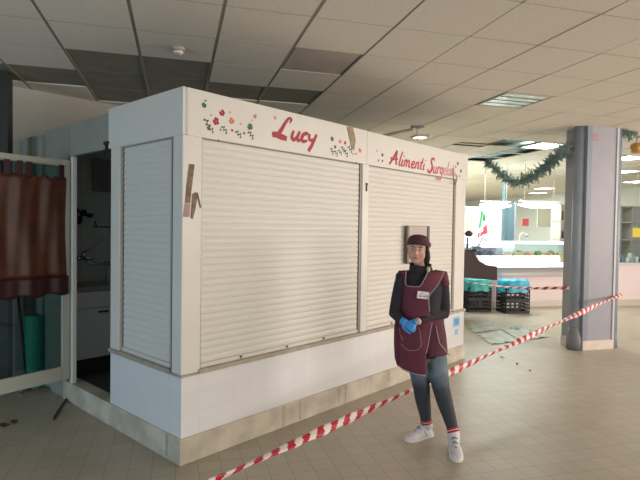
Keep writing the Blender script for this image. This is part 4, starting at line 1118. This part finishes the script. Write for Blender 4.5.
LT = [(270.5, 401.5), (276, 397.6), (285, 397.2), (296, 399.2), (306, 399.8), (316, 397.6), (330, 395.8), (345, 395.4), (360, 396.2), (368, 398.5), (374, 401)]
RT = [(270.5, 443), (273, 446.5), (280, 441), (288, 435), (294, 429.5), (300, 428), (312, 429), (322, 431), (335, 428), (352, 425), (374, 424.5)]
def px2x(u, v): return pp(u, v, -.10).x
mb = MB(); NR, NC = 70, 36; vt = []
for i in range(NR+1):
    v0_ = 271.5+(372-271.5)*i/NR; row = []
    for j in range(NC+1):
        v = v0_+(-4.2*(1-j/NC)+1.8*math.sin(j/NC*PI))*(i/NR)**3
        ul, ur = lerp_tab(LT, v), lerp_tab(RT, v); u = ul+(ur-ul)*j/NC
        row.append((u, v, mb.bm.verts.new(asurf(px2x(u, v), pp(u, v, -.1).z))))
    vt.append(row)
def inneck(u, v):   # U-shaped neckline
    if v > 286: return False
    t = (v-270)/16; l = 407.0-.8*t+1.5*max(0, t-.8)*5*.4; r = 428.5-8.0*t
    return l < u < r
for i in range(NR):
    for j in range(NC):
        q = [vt[i][j], vt[i][j+1], vt[i+1][j+1], vt[i+1][j]]
        uc = sum(k[0] for k in q)/4; vc = sum(k[1] for k in q)/4
        if inneck(uc, vc): continue
        mb.bm.faces.new([k[2] for k in q])
ap = mb.build('apron', AP, W_, smooth=True); sdm = ap.modifiers.new('t', 'SOLIDIFY'); sdm.thickness = .004; sdm.offset = 0
def pipe_line(pts, name='piping', par=None, r=.0042, off=.004, front=True):
    P = smooth_chain(pts, 5)
    V = []
    for u, v in P:
        q = asurf(px2x(u, v), pp(u, v, -.1).z, front); q.y -= off; V.append(q)
    MB().tube(V, r, 6).build(name, PI_, par or ap, smooth=True)
pipe_line([(407.2, 270.5), (406.4, 277), (406.2, 283), (407.5, 286), (412, 286.4), (418, 286.2), (420.5, 284.5), (424, 278.5), (428.2, 271.5)])
pipe_line([(397.4, 277), (397.4, 285), (399.3, 296), (399.9, 306)])
pipe_line([(445.8, 272.5), (441, 279.5), (435, 287.5), (429.3, 294), (427.9, 300), (428.9, 311)])
pipe_line([(431.5, 322), (429, 333), (426.5, 345), (424.8, 352)])
pipe_line([(399, 368.2), (406, 371), (415, 372.8), (424, 373.4)])
pipe_line([(400.6, 330), (401.5, 336), (403.5, 341)], 'pocket_trim', r=.003); pipe_line([(417.5, 326), (419, 332), (419.8, 343), (417, 348), (408, 350), (402, 345)], 'pocket_trim', r=.0022)
# rear panel hanging at her left side
mb = MB(); R_ = []
for i in range(31):
    v = 317+(353-317)*i/30; row = []
    for j in range(21):
        t = j/20
        um = lerp_tab([(300, 444), (322, 443.5), (335, 445.8), (352, 447.4), (354, 447.4)], v)
        x = pp(424, v).x+(pp(um, v).x-pp(424, v).x)*math.sin(t*PI/2); b = .132
        y = -b*math.cos(t*PI/2) if t < 1 else 0
        row.append(mb.bm.verts.new(Vector((x+.004, y+.012, pp(424, v).z))))
    for j in range(1, 13):
        t = j/12; a = PI/2*(1+t); um = lerp_tab([(300, 444), (322, 443.5), (335, 445.8), (352, 447.4), (354, 447.4)], v)
        x = pp(424, v).x+(pp(um, v).x-pp(424, v).x)*math.sin(a); row.append(mb.bm.verts.new(Vector((x+.004, -.132*math.cos(a)+.012, pp(424, v).z))))
    R_.append(row)
for i in range(30):
    for j in range(32): mb.bm.faces.new([R_[i][j], R_[i][j+1], R_[i+1][j+1], R_[i+1][j]])
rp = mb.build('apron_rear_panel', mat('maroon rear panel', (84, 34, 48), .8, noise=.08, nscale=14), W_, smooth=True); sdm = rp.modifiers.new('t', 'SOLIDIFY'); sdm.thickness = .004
MB().tube([R_[k][14].co.copy() if False else (pp(u, v).x, -.118, pp(u, v).z) for k, (u, v) in enumerate([(432.5, 323), (434.5, 334), (436, 340), (441, 346), (445.5, 351.5)])], .0042, 6).build('piping', PI_, rp, smooth=True)
# shoulder straps over the back
mb = MB(); R_ = []
for i in range(25):
    v = 271+(330-271)*i/24; z = zof(v); c_, a, b = aptor(z); R_.append([mb.bm.verts.new(Vector((CX+c_+a*.97*math.cos(th), b*math.sin(th), z))) for th in [PI*.12+PI*.76*k/20 for k in range(21)]])
for i in range(24):
    for j in range(20): mb.bm.faces.new([R_[i][j], R_[i][j+1], R_[i+1][j+1], R_[i+1][j]])
bk_ = mb.build('apron_back', AP, W_, smooth=True); sdm = bk_.modifiers.new('t', 'SOLIDIFY'); sdm.thickness = .004
# cap sleeves of the tabard over the shoulders
for s_, e_, sg in ((shr, elr, 1),):
    mb = MB(); d_ = (e_-s_).normalized()
    mb.tube([s_-d_*.010+Vector((-sg*.055, 0, .004)), s_-d_*.01, s_+d_*(.004 if sg < 0 else .055)], [.046, .056, .058], 18, flat=1, caps='flat')
    mb.build('cap_sleeve', AP, ap, smooth=True)
# name tag
tq = asurf(px2x(422, 294.5), pp(422, 294.5, -.1).z); tq.y -= .010
MT = Matrix.Translation(tq) @ Euler((0, math.radians(7), math.radians(10))).to_matrix().to_4x4()
tg_ = MB().box(-.046, -.003, -.027, .046, .0, .027, 0, MT).build('name_tag', mat('tag white', (222, 214, 212), .5), W_, bevel=.002)
letters('Lucy', -.034, -.012, .027, 1.55, -.0035, [M['black']], tg_, 'tag_lettering', plane=MT, wk=1.1)
# beige clip on the collar
cq = pp(428.6, 269.5, -.095)
MB().ell((0, 0, 0), (.013, .006, .022), M=Matrix.Translation(cq)).build('clip', mat('beige clip', (196, 184, 146), .5), W_, smooth=True)
# gloves
GL = mat('blue nitrile glove', (62, 148, 216), .35)
for q, (w_, d_, n_, s_) in enumerate(HD):
    mb = MB(); hand(mb, w_+d_.normalized()*.002, d_, n_, .78, .90, 1.1, s_)
    dd_ = d_.normalized(); mb.tube([w_-dd_*(.018 if q == 0 else -.002), w_+dd_*.02], [.027, .027], 14)
    o = mb.build('glove', GL, W_); remesh(o, .0035, 3, .4)
mb = MB(); dd_ = (HD[1][0]-elr).normalized(); mb.tube([HD[1][0]-dd_*.03, HD[1][0]+dd_*.0], [.027, .025], 14)
mb.build('wrist_cuff', mat('pale cuff', (196, 168, 160), .6), W_, smooth=True)
# socks and shoes
SOW = mat('sock white', (222, 214, 210), .8); SOR = mat('sock red', (178, 38, 50), .8)
for a_, kn_, dv_ in ((anl, knl, Vector((-.86, -.50, 0))), (anr, knr, Vector((-.12, -1, 0)))):
    dv_.normalize(); uu_ = (kn_-a_).normalized()
    zb0 = .09
    sk_ = MB().tube([Vector((a_.x, a_.y, .075))-dv_*.004, a_+uu_*.0, a_+uu_*.03], [.044, .043, .043], 16).build('sock', SOW, W_, smooth=True)
    for o_ in (.002, .022): MB().tube([a_+uu_*o_, a_+uu_*(o_+.013)], [.0455, .045], 16).build('sock_stripe', SOR, sk_, smooth=True)
    # shoe: stations along the foot
    side_ = Vector((-dv_.y, dv_.x, 0)); H0 = Vector((a_.x, a_.y, 0))-dv_*.055
    st = [(0, .020, .040, .040), (.015, .034, .070, .048), (.05, .042, .104, .060), (.085, .045, .112, .060), (.12, .047, .098, .050), (.165, .050, .074, .036), (.20, .051, .062, .030), (.235, .044, .054, .026), (.255, .028, .042, .024), (.264, .010, .030, .024)]
    mb = MB(); rings = []
    for s_, w_, h_, m_ in st:
        ring = []
        for k in range(20):
            th = 2*PI*k/20; cs, sn = math.cos(th), math.sin(th)
            y = w_*(abs(cs)**.8)*(1 if cs > 0 else -1); z = (.022+(h_-.022)*max(0, sn)**.8 if sn > 0 else .022+.012*sn)
            if sn > 0: y *= 1-.35*(sn**2)*(h_/.1)
            ring.append(H0+dv_*s_+side_*y+Vector((0, 0, z)))
        rings.append(ring)
    mb.rings(rings)
    mb.tube([H0+dv_*.055+Vector((0, 0, .07)), H0+dv_*.052+Vector((0, 0, .112))], [.048, .046], 18)
    so = mb.build('shoe', mat('sneaker white', (206, 202, 204), .6, noise=.10, nscale=45), W_); remesh(so, .004, 3, .5)
    mb = MB(); rings = []
    outl = [(-.006, .012), (.0, .028), (.02, .037), (.06, .038), (.11, .040), (.16, .047), (.20, .050), (.235, .043), (.257, .028), (.268, .010)]
    loop = [H0+dv_*s_+side_*w_ for s_, w_ in outl]+[H0+dv_*s_-side_*w_ for s_, w_ in reversed(outl)]
    mb.rings([[p+Vector((0, 0, z)) for p in loop] for z in (.001, .010, .024, .028)])
    mb.build('sole', mat('sole white', (222, 214, 204), .5), so, bevel=.003)
    for k in range(5):
        s_ = .100+k*.018; z_ = .113-.010*k-.0025*max(0, k-2)
        MB().tube([H0+dv_*s_+side_*.020+Vector((0, 0, z_-.010)), H0+dv_*(s_+.004)+Vector((0, 0, z_+.004)), H0+dv_*s_-side_*.020+Vector((0, 0, z_-.010))], .0035, 6).build('lace', mat('lace violet', (96, 70, 128), .7) if k % 2 == 0 else SOW, so, smooth=True)
    MB().tube([H0+dv_*.085+side_*.044+Vector((0, 0, .03)), H0+dv_*.11+side_*.040+Vector((0, 0, .07))], .004, 6).build('side_stripe', mat('stripe grey', (150, 160, 176), .5), so)

# ------------------------------------------------------------------ light
w = bpy.data.worlds.new('world'); S.world = w; w.use_nodes = True
bg = w.node_tree.nodes['Background']; bg.inputs[0].default_value = (.92, .96, 1.0, 1); bg.inputs[1].default_value = .38
def area(name, loc, target, sx, sy, e, col):
    l = bpy.data.lights.new(name, 'AREA'); l.shape = 'RECTANGLE'; l.size = sx; l.size_y = sy; l.energy = e; l.color = col
    o = bpy.data.objects.new(name, l); C.objects.link(o); o.location = loc
    o.rotation_euler = (Vector(target)-Vector(loc)).to_track_quat('-Z', 'Y').to_euler(); return o
LE = dict(front=228, blue=140, hall=1150, deli=260, right=470)
area('front_fill_light', (6.5, -2.2, 1.5), (1.2, 5, 1.5), 5, 2.6, LE['front'], (1, .95, .89))  # added unseen area light from right behind the camera, no window there
area('entrance_daylight', (-5.6, -1.8, .9), (-1.6, 4.2, .4), 2.4, 1.4, LE['blue'], (.46, .72, 1))
area('hall_lamps', tuple(NB*5.5+DB*16+Vector((0, 0, 2.95))), tuple(NB*5.5+DB*16), 8, 8, LE['hall'], (.94, 1, .96))
area('deli_lamps', tuple(NB*6.0+DB*10.2+Vector((0, 0, 2.9))), tuple(NB*6.0+DB*10.8), 4, 1.5, LE['deli'], (.94, 1, .97))
area('right_fill_light', (10.5, 5, 2.0), (2, 5, 1.3), 5, 2, LE['right'], (1, .89, .86))  # added unseen fill that brightens the right side, no window there
vs = S.view_settings; vs.view_transform = 'Standard'; vs.look = 'None'; vs.exposure = 0; vs.gamma = 1; vs.use_curve_mapping = False
